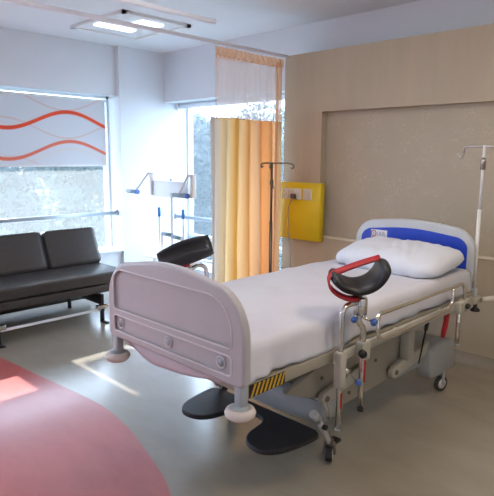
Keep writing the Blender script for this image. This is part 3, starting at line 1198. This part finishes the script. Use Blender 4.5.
# legs of the boards and corner bumpers
for yb, nm in ((YF, 'foot'), (YH, 'head')):
    for xx in ((XN - 0.028, XF_ + 0.082)):
        t = MB().box(xx - 0.020, xx + 0.020, yb - 0.018, yb + 0.018, 0.575, 0.68, 0.005)
        t.build('board_post', M['grey_plastic'], bed)
        if nm == 'foot':
            t = MB().lathe([(0, -0.014), (0.024, -0.022), (0.044, -0.020), (0.057, -0.008), (0.060, 0.003), (0.054, 0.016), (0.041, 0.021), (0.039, 0.017)], (xx, yb - 0.005, 0.553), n=36)
            o = t.build('bumper', M['bumper'], bed)
            MB().lathe([(0.041, 0.016), (0.036, 0.026), (0.024, 0.030), (0.0, 0.030)], (xx, yb - 0.005, 0.553), n=36).build('bumper_core', M['bumper_core'], o)

# side frame: long beams, accessory rail
for sx, xx in ((1, XN - 0.035), (-1, XF_ + 0.035)):
    t = MB()
    t.box(xx - 0.018, xx + 0.018, YF + 0.02, YH - 0.02, 0.60, 0.655, 0.006)
    t.build('side_beam', M['beige_metal'], bed)
t = MB()
for yy in (1.42, 1.95, 2.6, 3.3):
    t.box(XF_ + 0.04, XN - 0.04, yy - 0.02, yy + 0.02, 0.60, 0.645, 0.004)
t.box(XF_ + 0.05, XN - 0.05, YF + 0.04, YH - 0.03, 0.64, 0.652)
t.build('mattress_platform', M['cream_metal'], bed)
# hazard strip
t = MB()
hx_ = XN - 0.035 + 0.0185
hz = MB().box(hx_ - 0.001, hx_ + 0.0015, YF + 0.03, YF + 0.235, 0.602, 0.653).build('hazard_strip', M['black'], bed)
for k in range(8):
    y_ = YF + 0.036 + k * 0.0245
    t.prism([(y_, 0.604), (y_ + 0.011, 0.604), (y_ + 0.033 if k < 7 else y_ + 0.027, 0.651), (y_ + 0.022 if k < 7 else y_ + 0.02, 0.651)], hx_ + 0.0012, hx_ + 0.0026, 'x')
t.build('yellow_bars', M['orange'], hz)
# cream accessory rail along the near side
t = MB()
t.box(XN + 0.0, XN + 0.014, 1.90, 3.36, 0.605, 0.650, 0.004)
for yy in (1.98, 2.45, 2.95, 3.32):
    t.box(XN - 0.03, XN + 0.004, yy - 0.015, yy + 0.015, 0.610, 0.645, 0.003)
t.build('accessory_rail', M['cream_metal'], bed)

# chrome folding side rail
XS = XN + 0.035
sr = MB()
sr.tube([(XS, 2.180, 0.742), (XS, 2.215, 0.775), (XS, 2.62, 0.772), (XS, 3.02, 0.772), (XS, 3.14, 0.772), (XS, 3.18, 0.73), (XS, 3.18, 0.63)], 0.0105, 12)
o_sr = sr.build('side_rail', M['chrome'], bed)
t = MB()
t.tube([(XS, 2.207, 0.772), (XS, 2.207, 0.672), (XS, 2.25, 0.642), (XS, 2.65, 0.645), (XS, 2.96, 0.655), (XS, 3.015, 0.675), (XS, 3.015, 0.770)], 0.0105, 12)
t.build('lower_loop', M['chrome'], o_sr)
t = MB().box(XN + 0.005, XS + 0.015, 3.165, 3.215, 0.595, 0.665, 0.006)
t.build('rail_clamp', M['cream_metal'], bed)
MB().lathe([(0, 0), (0.016, 0.002), (0.018, 0.014), (0.012, 0.024), (0, 0.026)], (XS + 0.012, 3.18, 0.63), (1, 0, 0), 18).build('clamp_knob', M['black'], bed)
# stored vertical support tube near the head end
t = MB().cyl((XS, 3.115, 0.655), (XS, 3.115, 0.41), 0.0135)
o = t.build('support_tube', M['chrome'], bed)
MB().lathe([(0, 0), (0.0145, 0), (0.0145, -0.012), (0, -0.012)], (XS, 3.115, 0.41)).build('end_cap', M['grey_plastic'], o)
MB().box(XN + 0.012, XS + 0.02, 3.09, 3.14, 0.60, 0.665, 0.006).build('rail_clamp', M['cream_metal'], bed)

# corner bracket and roller at the head end
t = MB()
t.box(XN - 0.035, XN + 0.012, YH - 0.06, YH + 0.05, 0.585, 0.625, 0.006)
t.box(hx - 0.022, hx + 0.022, hy - 0.022, hy + 0.022, 0.58, 0.66, 0.006)
t.build('pole_socket', M['cream_metal'], bed)
MB().cyl((XN + 0.015, 3.50, 0.605), (XN + 0.075, 3.56, 0.615), 0.016, n=20).build('corner_roller', M['switch'], bed)
MB().lathe([(0, 0), (0.010, 0), (0.012, -0.03), (0.030, -0.045), (0.030, -0.055), (0, -0.056)], (XN - 0.005, 3.455, 0.59)).build('lock_knob', M['black'], bed)

# red release lever and black strut
t = MB()
t.prism([(3.055, 0.625), (3.09, 0.625), (3.098, 0.57), (3.080, 0.51), (3.050, 0.455), (3.031, 0.452), (3.034, 0.49), (3.055, 0.55)], XN - 0.030, XN - 0.008, 'x', 0.004, 2, smooth=True)
t.build('release_lever', M['red'], bed)
t = MB()
t.cyl((XN - 0.04, 2.885, 0.61), (XN - 0.06, 2.90, 0.52), 0.011, n=12)
t.cyl((XN - 0.06, 2.90, 0.52), (XN - 0.10, 2.92, 0.30), 0.005, n=10)
t.build('gas_strut', M['black'], bed)

# lifting column and scissor arms
t = MB()
t.box(-1.50, -1.44, 2.80, 2.87, 0.34, 0.605, 0.008)
t.box(-2.17, -2.11, 2.80, 2.87, 0.34, 0.605, 0.008)
t.box(-2.17, -1.44, 2.81, 2.86, 0.55, 0.60, 0.006)
t.build('lift_column', M['cream_metal'], bed)
for xx in (-1.52, -2.12):
    t = MB()
    t.prism([(1.80, 0.435), (2.0, 0.50), (2.06, 0.515), (2.62, 0.545), (2.82, 0.50), (2.83, 0.40), (2.72, 0.245), (2.26, 0.235), (2.12, 0.30)], xx - 0.015, xx + 0.015, 'x', 0.004, 1)
    o = t.build('side_plate', M['beige_metal'], bed)
    for (yy, zz) in ((2.55, 0.40), (2.3, 0.29), (2.06, 0.44)):
        MB().cyl((xx + 0.013, yy, zz), (xx + 0.022, yy, zz), 0.010, n=14).build('bolt', M['dark_steel'], o)
for (pa, pb, hw_, xx) in (((2.04, 0.355), (2.32, 0.405), 0.030, -1.475), ((2.70, 0.300), (3.05, 0.345), 0.036, -1.475), ((2.04, 0.355), (2.32, 0.405), 0.030, -2.16), ((2.70, 0.300), (3.05, 0.345), 0.036, -2.16)):
    A, B = Vector((0, *pa)), Vector((0, *pb))
    d = (B - A).normalized()
    nrm = Vector((0, -d.z, d.y))
    pts = []
    for k in range(7):
        a = PI / 2 + PI * k / 6
        pts.append(A + (d * math.cos(a) + nrm * math.sin(a)) * hw_)
    pts += [B - nrm * hw_, B + d * 0.05 + nrm * hw_]
    t = MB().prism([(p.y, p.z) for p in pts], xx - 0.018, xx + 0.018, 'x', 0.006, 2, smooth=True)
    o = t.build('lift_arm', M['cream_metal'], bed)
    MB().cyl((xx - 0.03, pa[0], pa[1]), (xx + 0.026, pa[0], pa[1]), 0.014, n=16).build('pivot', M['dark_steel'], o)

# base cover: low moulded shell, domed at the foot, deep fork housings at the head
bc = MB()
bc.box(-2.02, -1.60, 2.05, 3.30, 0.235, 0.325, 0.035, 4)
bc.build('base_cover', M['cover'], bed)
t = MB()
outl = []
for k in range(17):
    a = PI * k / 16
    outl.append((BX + 0.335 * math.cos(a), 2.06 - 0.07 * math.sin(a)))
outl = [(BX + 0.335, 2.20)] + outl + [(BX - 0.335, 2.20)]
t.prism(outl, 0.20, 0.345, 'z', 0.05, 4, smooth=True)
o = t.build('foot_hood', M['cover'], bed)
t = MB()
t.tube([(BX + 0.25, 1.985, 0.362), (BX + 0.31, 2.02, 0.345), (BX + 0.338, 2.06, 0.31), (BX + 0.340, 2.07, 0.24)], 0.008, 8)
t.build('chrome_trim', M['chrome'], o)
for xx in (-1.47, -2.14):
    t = MB().prism(rrect(3.06, 3.40, 0.150, 0.365, 0.05, 6, (0.06, 0.02, 0.11, 0.07)), xx - 0.05, xx + 0.05, 'x', 0.02, 3, smooth=True)
    t.build('wheel_housing', M['cover'], bed)
t = MB().box(-2.13, -1.475, 2.74, 3.38, 0.225, 0.345, 0.04, 4)
t.build('head_crossmember', M['cover'], bed)


def caster(x, y, r, ang, fork_top, mat_f, w_=0.024):
    o = MB()
    d = Vector((math.cos(ang), math.sin(ang), 0))
    n_ = Vector((-math.sin(ang), math.cos(ang), 0))
    c = Vector((x, y, r))
    for s in (-1, 1):
        p = c + n_ * s * (w_ * 0.5 + 0.008)
        q = Vector((x, y, fork_top)) + d * 0.01
        mtx = Matrix.Identity(4)
        o.tube([p - d * 0.0, p + Vector((0, 0, r * 0.6)), q + n_ * s * (w_ * 0.5 + 0.002)], 0.009, 8)
    o.lathe([(0, 0), (0.022, 0), (0.022, 0.03), (0.012, 0.04), (0, 0.04)], (x, y, fork_top - 0.015))
    f = o.build('caster_fork', mat_f, bed)
    wv = MB().lathe([(0, -w_ / 2), (r * 0.7, -w_ / 2), (r * 0.95, -w_ / 2), (r, -w_ * 0.3), (r, w_ * 0.3), (r * 0.95, w_ / 2), (r * 0.7, w_ / 2), (0, w_ / 2)], c, n_, 28)
    wh = wv.build('wheel', M['black'], f)
    MB().lathe([(0, -w_ / 2 - 0.002), (r * 0.62, -w_ / 2 - 0.002), (r * 0.62, w_ / 2 + 0.002), (0, w_ / 2 + 0.002)], c, n_, 24).build('hub', M['bumper'], wh)


caster(-1.462, 3.30, 0.053, R(75), 0.16, M['grey_plastic'])
caster(-2.14, 3.30, 0.053, R(75), 0.16, M['grey_plastic'])
caster(-1.475, 2.10, 0.040, R(120), 0.10, M['dark_steel'], 0.034)
caster(-2.137, 2.06, 0.040, R(120), 0.10, M['dark_steel'], 0.034)
for xx, yy in ((-1.475, 2.10), (-2.137, 2.06)):
    t = MB()
    t.tube([(xx, yy - 0.10, 0.255), (xx, yy - 0.045, 0.17), (xx, yy - 0.002, 0.095)], 0.016, 10)
    t.tube([(xx, yy - 0.14, 0.30), (xx, yy - 0.10, 0.255)], 0.022, 10)
    t.build('caster_leg', M['leg_metal'], bed)
    MB().cyl((xx + 0.012, yy - 0.075, 0.215), (xx + 0.032, yy - 0.075, 0.215), 0.013, n=14).build('brake_pin', M['black'], bed)
t = MB().box(-1.505, -1.455, 2.10, 2.175, 0.082, 0.100, 0.006)
t.build('brake_pedal', M['black'], bed)

# black two-lobed foot board on the bed's foot end
ZB = 0.205
half = [(0.0, 1.90), (0.06, 1.89), (0.10, 1.85), (0.113, 1.79), (0.128, 1.725), (0.165, 1.675), (0.225, 1.653), (0.285, 1.662), (0.333, 1.715), (0.360, 1.81), (0.374, 1.91), (0.368, 1.955), (0.340, 1.978)]


def smooth_curve(Q, n=4):
    out = []
    for i_ in range(len(Q) - 1):
        a_, b_, c_, d_ = [Vector(Q[max(0, min(len(Q) - 1, i_ + k_))]) for k_ in (-1, 0, 1, 2)]
        for k_ in range(n):
            t_ = k_ / n
            v_ = 0.5 * ((2 * b_) + (c_ - a_) * t_ + (2 * a_ - 5 * b_ + 4 * c_ - d_) * t_ * t_ + (3 * b_ - a_ - 3 * c_ + d_) * t_ ** 3)
            out.append((v_.x, v_.y))
    out.append(Q[-1])
    return out


half = smooth_curve(half)
ol = [(BX + 0.0 + x_, y_) for x_, y_ in half] + [(BX - x_, y_) for x_, y_ in reversed(half[1:])]
MB().prism(ol, ZB - 0.016, ZB + 0.010, 'z', 0.006, 2).build('foot_step', M['board'], bed)
t = MB()
t.box(BX - 0.2, BX - 0.16, 1.84, 1.95, ZB - 0.05, ZB - 0.012, 0.006)
t.box(BX + 0.16, BX + 0.2, 1.84, 1.95, ZB - 0.05, ZB - 0.012, 0.006)
t.build('step_bracket', M['dark_steel'], bed)

# mattress
MB().box(XF_ + 0.055, XN - 0.055, YF + 0.035, YH - 0.04, 0.655, 0.785, 0.03, 3).build('mattress', M['mattress'], bed)


# ---------------------------------------------------------------- bed sheet
def sheet():
    t = MB()
    t.open = True
    hw = HW - 0.044
    ny, nx = 90, 70
    y0, y1 = YF + 0.030, YH - 0.03
    ztop, drop = 0.796, 0.108
    half_len = hw + drop + 0.01
    rows = []
    for j in range(ny + 1):
        y = y0 + (y1 - y0) * j / ny
        row = []
        for i in range(nx + 1):
            s = -1 + 2 * i / nx
            l = s * half_len
            al = abs(l)
            sg = 1 if l > 0 else -1
            rad = 0.04
            flat = hw - rad
            arc = rad * PI / 2
            if al < flat:
                x, z = al, ztop
                nrm = Vector((0, 0, 1))
            elif al < flat + arc:
                a = (al - flat) / rad
                x, z = flat + rad * math.sin(a), ztop - rad + rad * math.cos(a)
                nrm = Vector((sg * math.sin(a), 0, math.cos(a)))
            else:
                x, z = hw, ztop - rad - (al - flat - arc)
                nrm = Vector((sg, 0, 0))
            n_ = noise.noise(Vector((x * sg * 2.2, y * 1.4, 1.3))) * 0.010 + 0.003 * math.sin(x * sg * 9 + y * 17 + 4 * noise.noise(Vector((x * sg * 3, y * 3, 7)))) + abs(noise.noise(Vector((x * sg * 5 + y * 2, y * 3.2, 4)))) * 0.008
            hang = max(0, al - flat - arc)
            n_ = max(n_, 0.001) if hang > 0 else n_
            n_ += hang * 0.10 * (1 + math.sin(y * 21 + 3 * math.sin(y * 5)))
            # the near foot corner hangs in soft folds
            fd = max(0, 1 - (y - y0) / 0.5)
            n_ += hang * fd * 0.10 * (1 + math.sin(y * 60))
            p = Vector((BX + sg * x, y, z)) + nrm * n_
            if hang > 0:
                p.z += 0.006 * math.sin(y * 9) * hang / 0.1
            row.append(t.bm.verts.new(p))
        rows.append(row)
    fs = []
    for a, b in zip(rows, rows[1:]):
        for i in range(nx):
            fs.append(t.bm.faces.new((a[i], a[i + 1], b[i + 1], b[i])))
    t._tag(fs, True)
    return t


bs = sheet().build('bed_sheet', M['sheet'])
tag(bs, 'white cotton sheet spread over the hospital bed mattress', 'bed sheet')
sm = bs.modifiers.new('thick', 'SOLIDIFY')
sm.thickness = 0.004
sm.offset = 1
# the sheet's end hanging below the footboard
t = MB()
t.open = True
rows = []
for j in range(13):
    f = j / 12
    row = []
    for i in range(81):
        s = i / 80
        x = XF_ + 0.045 + (2 * HW - 0.10) * s
        bell = max(0, math.sin(PI * min(1, max(0, (s - 0.04) / 0.84)))) ** 0.9
        zb = 0.640 - 0.050 * bell + 0.006 * noise.noise(Vector((x * 7, 0, 2))) - (0.014 * (0.5 + 0.5 * math.sin(s * 60)) if s > 0.84 or s < 0.10 else 0)
        z = 0.80 * (1 - f) + zb * f
        y = YF + 0.034 - 0.000 + f * 0.005 * math.sin(s * 14) - f * 0.035 * math.sin(PI * s) * (1 if z < 0.655 else 0)
        row.append(t.bm.verts.new((x, y, z)))
    rows.append(row)
fs = []
for a, b in zip(rows, rows[1:]):
    for i in range(80):
        fs.append(t.bm.faces.new((a[i], a[i + 1], b[i + 1], b[i])))
t._tag(fs, True)
o = t.build('end_drape', M['drape'], bs)
sm = o.modifiers.new('thick', 'SOLIDIFY')
sm.thickness = 0.003


# ---------------------------------------------------------------- pillow
def pillow():
    t = MB()
    cx, cy, cz = -1.735, 3.15, 0.868
    hx2, hy2, th_ = 0.385, 0.245, 0.098
    N1, N2 = 60, 36
    for side in (1, -1):
        rows = []
        for j in range(N2 + 1):
            v = -1 + 2 * j / N2
            row = []
            for i in range(N1 + 1):
                u = -1 + 2 * i / N1
                ed = max(0, (1 - abs(u) ** 4.0)) ** 0.5 * max(0, (1 - abs(v) ** 2.6)) ** 0.5
                pin = 1 - 0.04 * (1 - abs(v) ** 2) * abs(u) ** 3
                pinv = 1 - 0.05 * (1 - abs(u) ** 2) * abs(v) ** 3
                x = u * hx2 * pin * (1 - 0.13 * abs(v) ** 5)
                y = v * hy2 * pinv * (1 - 0.16 * abs(u) ** 5)
                wr = noise.noise(Vector((x * 7, y * 9, 3 * side))) * 0.012 + abs(noise.noise(Vector((x * 14 + y * 8, y * 5, 9)))) * -0.012
                edge = (1 - ed)
                z = side * th_ * ed * (1.0 if side > 0 else 0.75) + (wr * ed) + 0.008 * edge * math.sin(u * 16) * (1 if abs(v) > .8 or abs(u) > .8 else 0)
                row.append((x, y, z))
            rows.append(row)
        vr = [[t.bm.verts.new(p) for p in r] for r in rows]
        fs = []
        for a, b in zip(vr, vr[1:]):
            for i in range(N1):
                fs.append(t.bm.faces.new((a[i], a[i + 1], b[i + 1], b[i])))
        t._tag(fs, True)
    mtx = Matrix.Translation((cx, cy, cz)) @ Matrix.Rotation(R(8), 4, 'X') @ Matrix.Rotation(R(-2), 4, 'Z')
    bmesh.ops.transform(t.bm, matrix=mtx, verts=t.bm.verts)
    return t


pw = pillow().build('pillow', M['pillow'], weld=True)
tag(pw, 'plump white pillow lying against the blue headboard', 'pillow')


# ================================================================ LEG SUPPORTS
def trough(root, c, axis, roll_up, length, rad, strap=True, arc=(200, 345), th_=0.030):
    """Padded half-round calf rest: axis = direction of the trough, section opens upward."""
    ax = Vector(axis).normalized()
    side = ax.cross(Vector((0, 0, 1))).normalized()
    upv = side.cross(ax).normalized()
    side2 = side * math.cos(roll_up) + upv * math.sin(roll_up)
    up_2 = upv * math.cos(roll_up) - side * math.sin(roll_up)
    c = Vector(c)
    a0, a1 = R(arc[0]), R(arc[1])
    # closed section outline with rounded lips
    n = 18
    sec = []
    for k in range(n + 1):
        a = a0 + (a1 - a0) * k / n
        sec.append((rad + th_ / 2, a))
    outl = []
    for k in range(n + 1):
        a = a0 + (a1 - a0) * k / n
        outl.append(((rad + th_) * math.cos(a), (rad + th_) * math.sin(a)))
    m_ = Vector((math.cos(a1), math.sin(a1)))
    tg = Vector((-math.sin(a1), math.cos(a1)))
    for k in range(1, 8):
        b = PI * k / 8
        q = m_ * (rad + th_ / 2 + th_ / 2 * math.cos(b)) + tg * (th_ / 2 * math.sin(b))
        outl.append((q.x, q.y))
    for k in range(n + 1):
        a = a1 + (a0 - a1) * k / n
        outl.append((rad * math.cos(a), rad * math.sin(a)))
    m_ = Vector((math.cos(a0), math.sin(a0)))
    tg = Vector((math.sin(a0), -math.cos(a0)))
    for k in range(1, 8):
        b = PI * k / 8
        q = m_ * (rad + th_ / 2 - th_ / 2 * math.cos(b)) + tg * (th_ / 2 * math.sin(b))
        outl.append((q.x, q.y))
    t = MB()
    bm2 = bmesh.new()
    rings = []
    L = 10
    cen = Vector(((rad + th_ / 2) * math.cos((a0 + a1) / 2), (rad + th_ / 2) * math.sin((a0 + a1) / 2)))
    for j in range(L + 1):
        f = -1 + 2 * j / L
        ring = []
        endf = abs(f) ** 6
        for (u, v) in outl:
            # pull ends in slightly for a soft rounded end, narrow the lips towards the ends
            r_0 = math.hypot(u, v)
            rm = rad + th_ / 2
            rr2 = rm + (r_0 - rm) * (1 - 0.55 * endf)
            a = math.atan2(v, u)
            am = (a0 + a1) / 2
            da = (a - am + PI) % (2 * PI) - PI
            a = am + da * (1 - 0.16 * f * f)
            u2, v2 = rr2 * math.cos(a), rr2 * math.sin(a)
            ring.append(bm2.verts.new(c + ax * f * length / 2 + side2 * u2 + up_2 * v2))
        rings.append(ring)
    nn = len(outl)
    for a, b in zip(rings, rings[1:]):
        for k in range(nn):
            bm2.faces.new((a[k], a[(k + 1) % nn], b[(k + 1) % nn], b[k]))
    # end caps as strips (outer and inner arcs share indices)
    for ring in (rings[0], rings[-1]):
        bm2.faces.new(ring)
    t.merge(bm2, None, True)
    pad = t.build('pad', M['black_vinyl'], root)
    return ax, side2, up_2


ls = empty('leg_support', (XS, 2.03, 0.335), 'black leg rest with red strap on chrome tubes at the near side of the bed', 'leg support', 'padded leg rests')
cc = Vector((XS - 0.005, 2.060, 1.048))
ax, sd2, up3 = trough(ls, cc, (-0.70, 0.71, 0.10), R(14), 0.19, 0.098, arc=(200, 338), th_=0.042)
# red strap hangs over the front lip and crosses to the other side
t = MB()


def ribbon(mb, P, wdir, w_, th_=0.003):
    P = [Vector(p) for p in P]
    wd = Vector(wdir).normalized() * w_ / 2
    rows = []
    for i, p in enumerate(P):
        d = (P[min(i + 1, len(P) - 1)] - P[max(i - 1, 0)]).normalized()
        n_ = d.cross(wd).normalized() * th_ / 2
        rows.append([mb.bm.verts.new(p + wd + n_), mb.bm.verts.new(p - wd + n_), mb.bm.verts.new(p - wd - n_), mb.bm.verts.new(p + wd - n_)])
    fs = []
    for a, b in zip(rows, rows[1:]):
        for k in range(4):
            fs.append(mb.bm.faces.new((a[k], a[(k + 1) % 4], b[(k + 1) % 4], b[k])))
    fs.append(mb.bm.faces.new(rows[0]))
    fs.append(mb.bm.faces.new(rows[-1]))
    mb._tag(fs, True)


def arcp(r, a_deg, f=0.0):
    a = R(a_deg)
    return cc + sd2 * r * math.cos(a) + up3 * r * math.sin(a) + ax * f


P = [arcp(0.156, 258, -0.06), arcp(0.158, 240, -0.07), arcp(0.160, 222, -0.07), arcp(0.161, 207, -0.065), arcp(0.152, 196, -0.05), arcp(0.128, 192, -0.02)]
q0, q1 = arcp(0.128, 194, -0.02), arcp(0.112, 346, 0.05)
P += [q0.lerp(q1, k / 5) + up3 * 0.006 * math.sin(PI * k / 5) for k in range(1, 6)]
ribbon(t, fillet(P, rmax=0.02), ax + Vector((0, 0, 0.3)), 0.036, 0.009)
t.build('strap', M['red'], ls)
# ball joint, chrome socket, blue star knob
t = MB()
t.cyl(arcp(0.125, 270), (XS, 2.08, 0.88), 0.013, n=16)
t.lathe([(0, -0.02), (0.018, -0.012), (0.022, 0), (0.018, 0.012), (0, 0.02)], (XS, 2.07, 0.905), (0, 0, 1), 20)
t.build('ball_joint', M['dark_steel'], ls)
t = MB()
t.lathe([(0, 0), (0.028, 0), (0.031, 0.006), (0.031, 0.074), (0.027, 0.082), (0.0, 0.082)], (XS, 2.095, 0.797), (0, 0, 1), 28)
t.build('socket', M['chrome'], ls)
t = MB()
t.cyl((XS, 2.08, 0.80), (XS + 0.06, 2.105, 0.775), 0.006, n=10)
o = t.build('knob_stem', M['chrome'], ls)
MB().lathe([(0, -0.012), (0.014, -0.012), (0.019, 0), (0.014, 0.012), (0, 0.014)], (XS + 0.065, 2.107, 0.773), (0.9, 0.35, -0.3), 18).build('knob', M['blue_knob'], ls)
MB().lathe([(0, -0.012), (0.012, -0.012), (0.015, 0), (0.012, 0.012), (0, 0.014)], (XS + 0.002, 2.045, 0.785), (0.3, -0.9, -0.1), 18).build('knob', M['blue_knob'], ls)
t = MB()
t.tube([(XS, 2.055, 0.858), (XS, 1.99, 0.862), (XS, 1.955, 0.84), (XS, 1.953, 0.60), (XS, 1.953, 0.305)], 0.0125, 14)
o = t.build('bent_tube', M['chrome'], ls)
MB().lathe([(0, 0), (0.0135, 0), (0.0135, -0.01), (0, -0.01)], (XS, 1.953, 0.305)).build('end_cap', M['steel'], o)
t = MB()
t.tube([(XS, 2.08, 0.81), (XS, 2.085, 0.76), (XS, 2.125, 0.735), (XS, 2.128, 0.60), (XS, 2.130, 0.34)], 0.0145, 14)
o = t.build('support_tube', M['chrome'], ls)
MB().lathe([(0, 0), (0.0155, 0), (0.0155, -0.018), (0, -0.018)], (XS, 2.130, 0.345)).build('end_cap', M['black'], o)
MB().box(XS + 0.012, XS + 0.0155, 2.124, 2.136, 0.47, 0.58).build('red_scale', M['red'], o)
MB().box(XS + 0.010, XS + 0.0135, 1.948, 1.958, 0.40, 0.47).build('red_scale', M['red'], ls)
# white clamps holding both tubes on the rail
t = MB()
t.box(XN + 0.0145, XS + 0.020, 1.932, 1.976, 0.495, 0.660, 0.006)
t.build('clamp', M['cream_metal'], ls)
t = MB()
t.box(XN + 0.0145, XS + 0.020, 2.100, 2.158, 0.592, 0.665, 0.006)
t.box(XN + 0.0145, XS - 0.004, 2.165, 2.205, 0.560, 0.655, 0.004)
t.build('clamp', M['cream_metal'], ls)
MB().lathe([(0, 0), (0.010, 0), (0.018, 0.012), (0.019, 0.030), (0, 0.034)], (XS + 0.02, 2.085, 0.628), (0.75, -0.6, 0), 18).build('black_knob', M['black'], ls)
t = MB()
t.cyl((XS + 0.015, 1.99, 0.56), (XS + 0.03, 2.055, 0.500), 0.0055, n=10)
t.cyl((XS + 0.0, 1.975, 0.57), (XS + 0.02, 2.0, 0.56), 0.012, n=12)
o = t.build('lever', M['steel'], ls)
MB().lathe([(0, -0.014), (0.012, -0.012), (0.016, 0), (0.012, 0.012), (0, 0.014)], (XS + 0.03, 2.057, 0.497), (0.1, 0.7, -0.7), 16).build('knob', M['blue_knob'], o)

ls.location.y -= 0.045
ls.location.z += 0.008
# far leg support seen from the side, beyond the footboard
lf = empty('leg_support', (XF_ - 0.03, 1.88, 0.62), 'black padded leg rest tilted upward at the far side of the bed by the curtain', 'leg support', 'padded leg rests')
cc2 = Vector((XF_ - 0.035, 1.850, 1.004))
XG = XF_ - 0.03
trough(lf, cc2, (0.66, 0.72, 0.36), R(-20), 0.31, 0.064, arc=(190, 350), th_=0.032)
t = MB()
t.cyl((XG, 1.87, 0.96), (XG, 1.875, 0.90), 0.012, n=14)
t.build('ball_joint', M['dark_steel'], lf)
t = MB()
ribbon(t, [(XG - 0.02, 1.825, 0.950), (XG - 0.005, 1.815, 0.928), (XG + 0.02, 1.84, 0.905), (XG + 0.03, 1.87, 0.908), (XG + 0.02, 1.885, 0.930)], (0.72, -0.66, 0.5), 0.045, 0.006)
t.build('strap', M['red'], lf)
t = MB().lathe([(0, 0), (0.024, 0), (0.026, 0.006), (0.026, 0.06), (0.022, 0.066), (0, 0.066)], (XG, 1.875, 0.845), n=24)
t.build('socket', M['chrome'], lf)
t = MB()
t.tube([(XG, 1.89, 0.875), (XG, 1.96, 0.90), (XG, 2.02, 0.88), (XG, 2.03, 0.80), (XG, 2.03, 0.35)], 0.0125, 12)
t.build('bent_tube', M['chrome'], lf)
t = MB()
t.tube([(XG, 1.875, 0.85), (XG, 1.875, 0.60), (XG, 1.875, 0.40)], 0.0125, 12)
t.build('support_tube', M['chrome'], lf)
t = MB()
t.box(XG - 0.02, XF_ + 0.017, 1.85, 2.05, 0.605, 0.655, 0.005)
t.build('clamp', M['cream_metal'], lf)
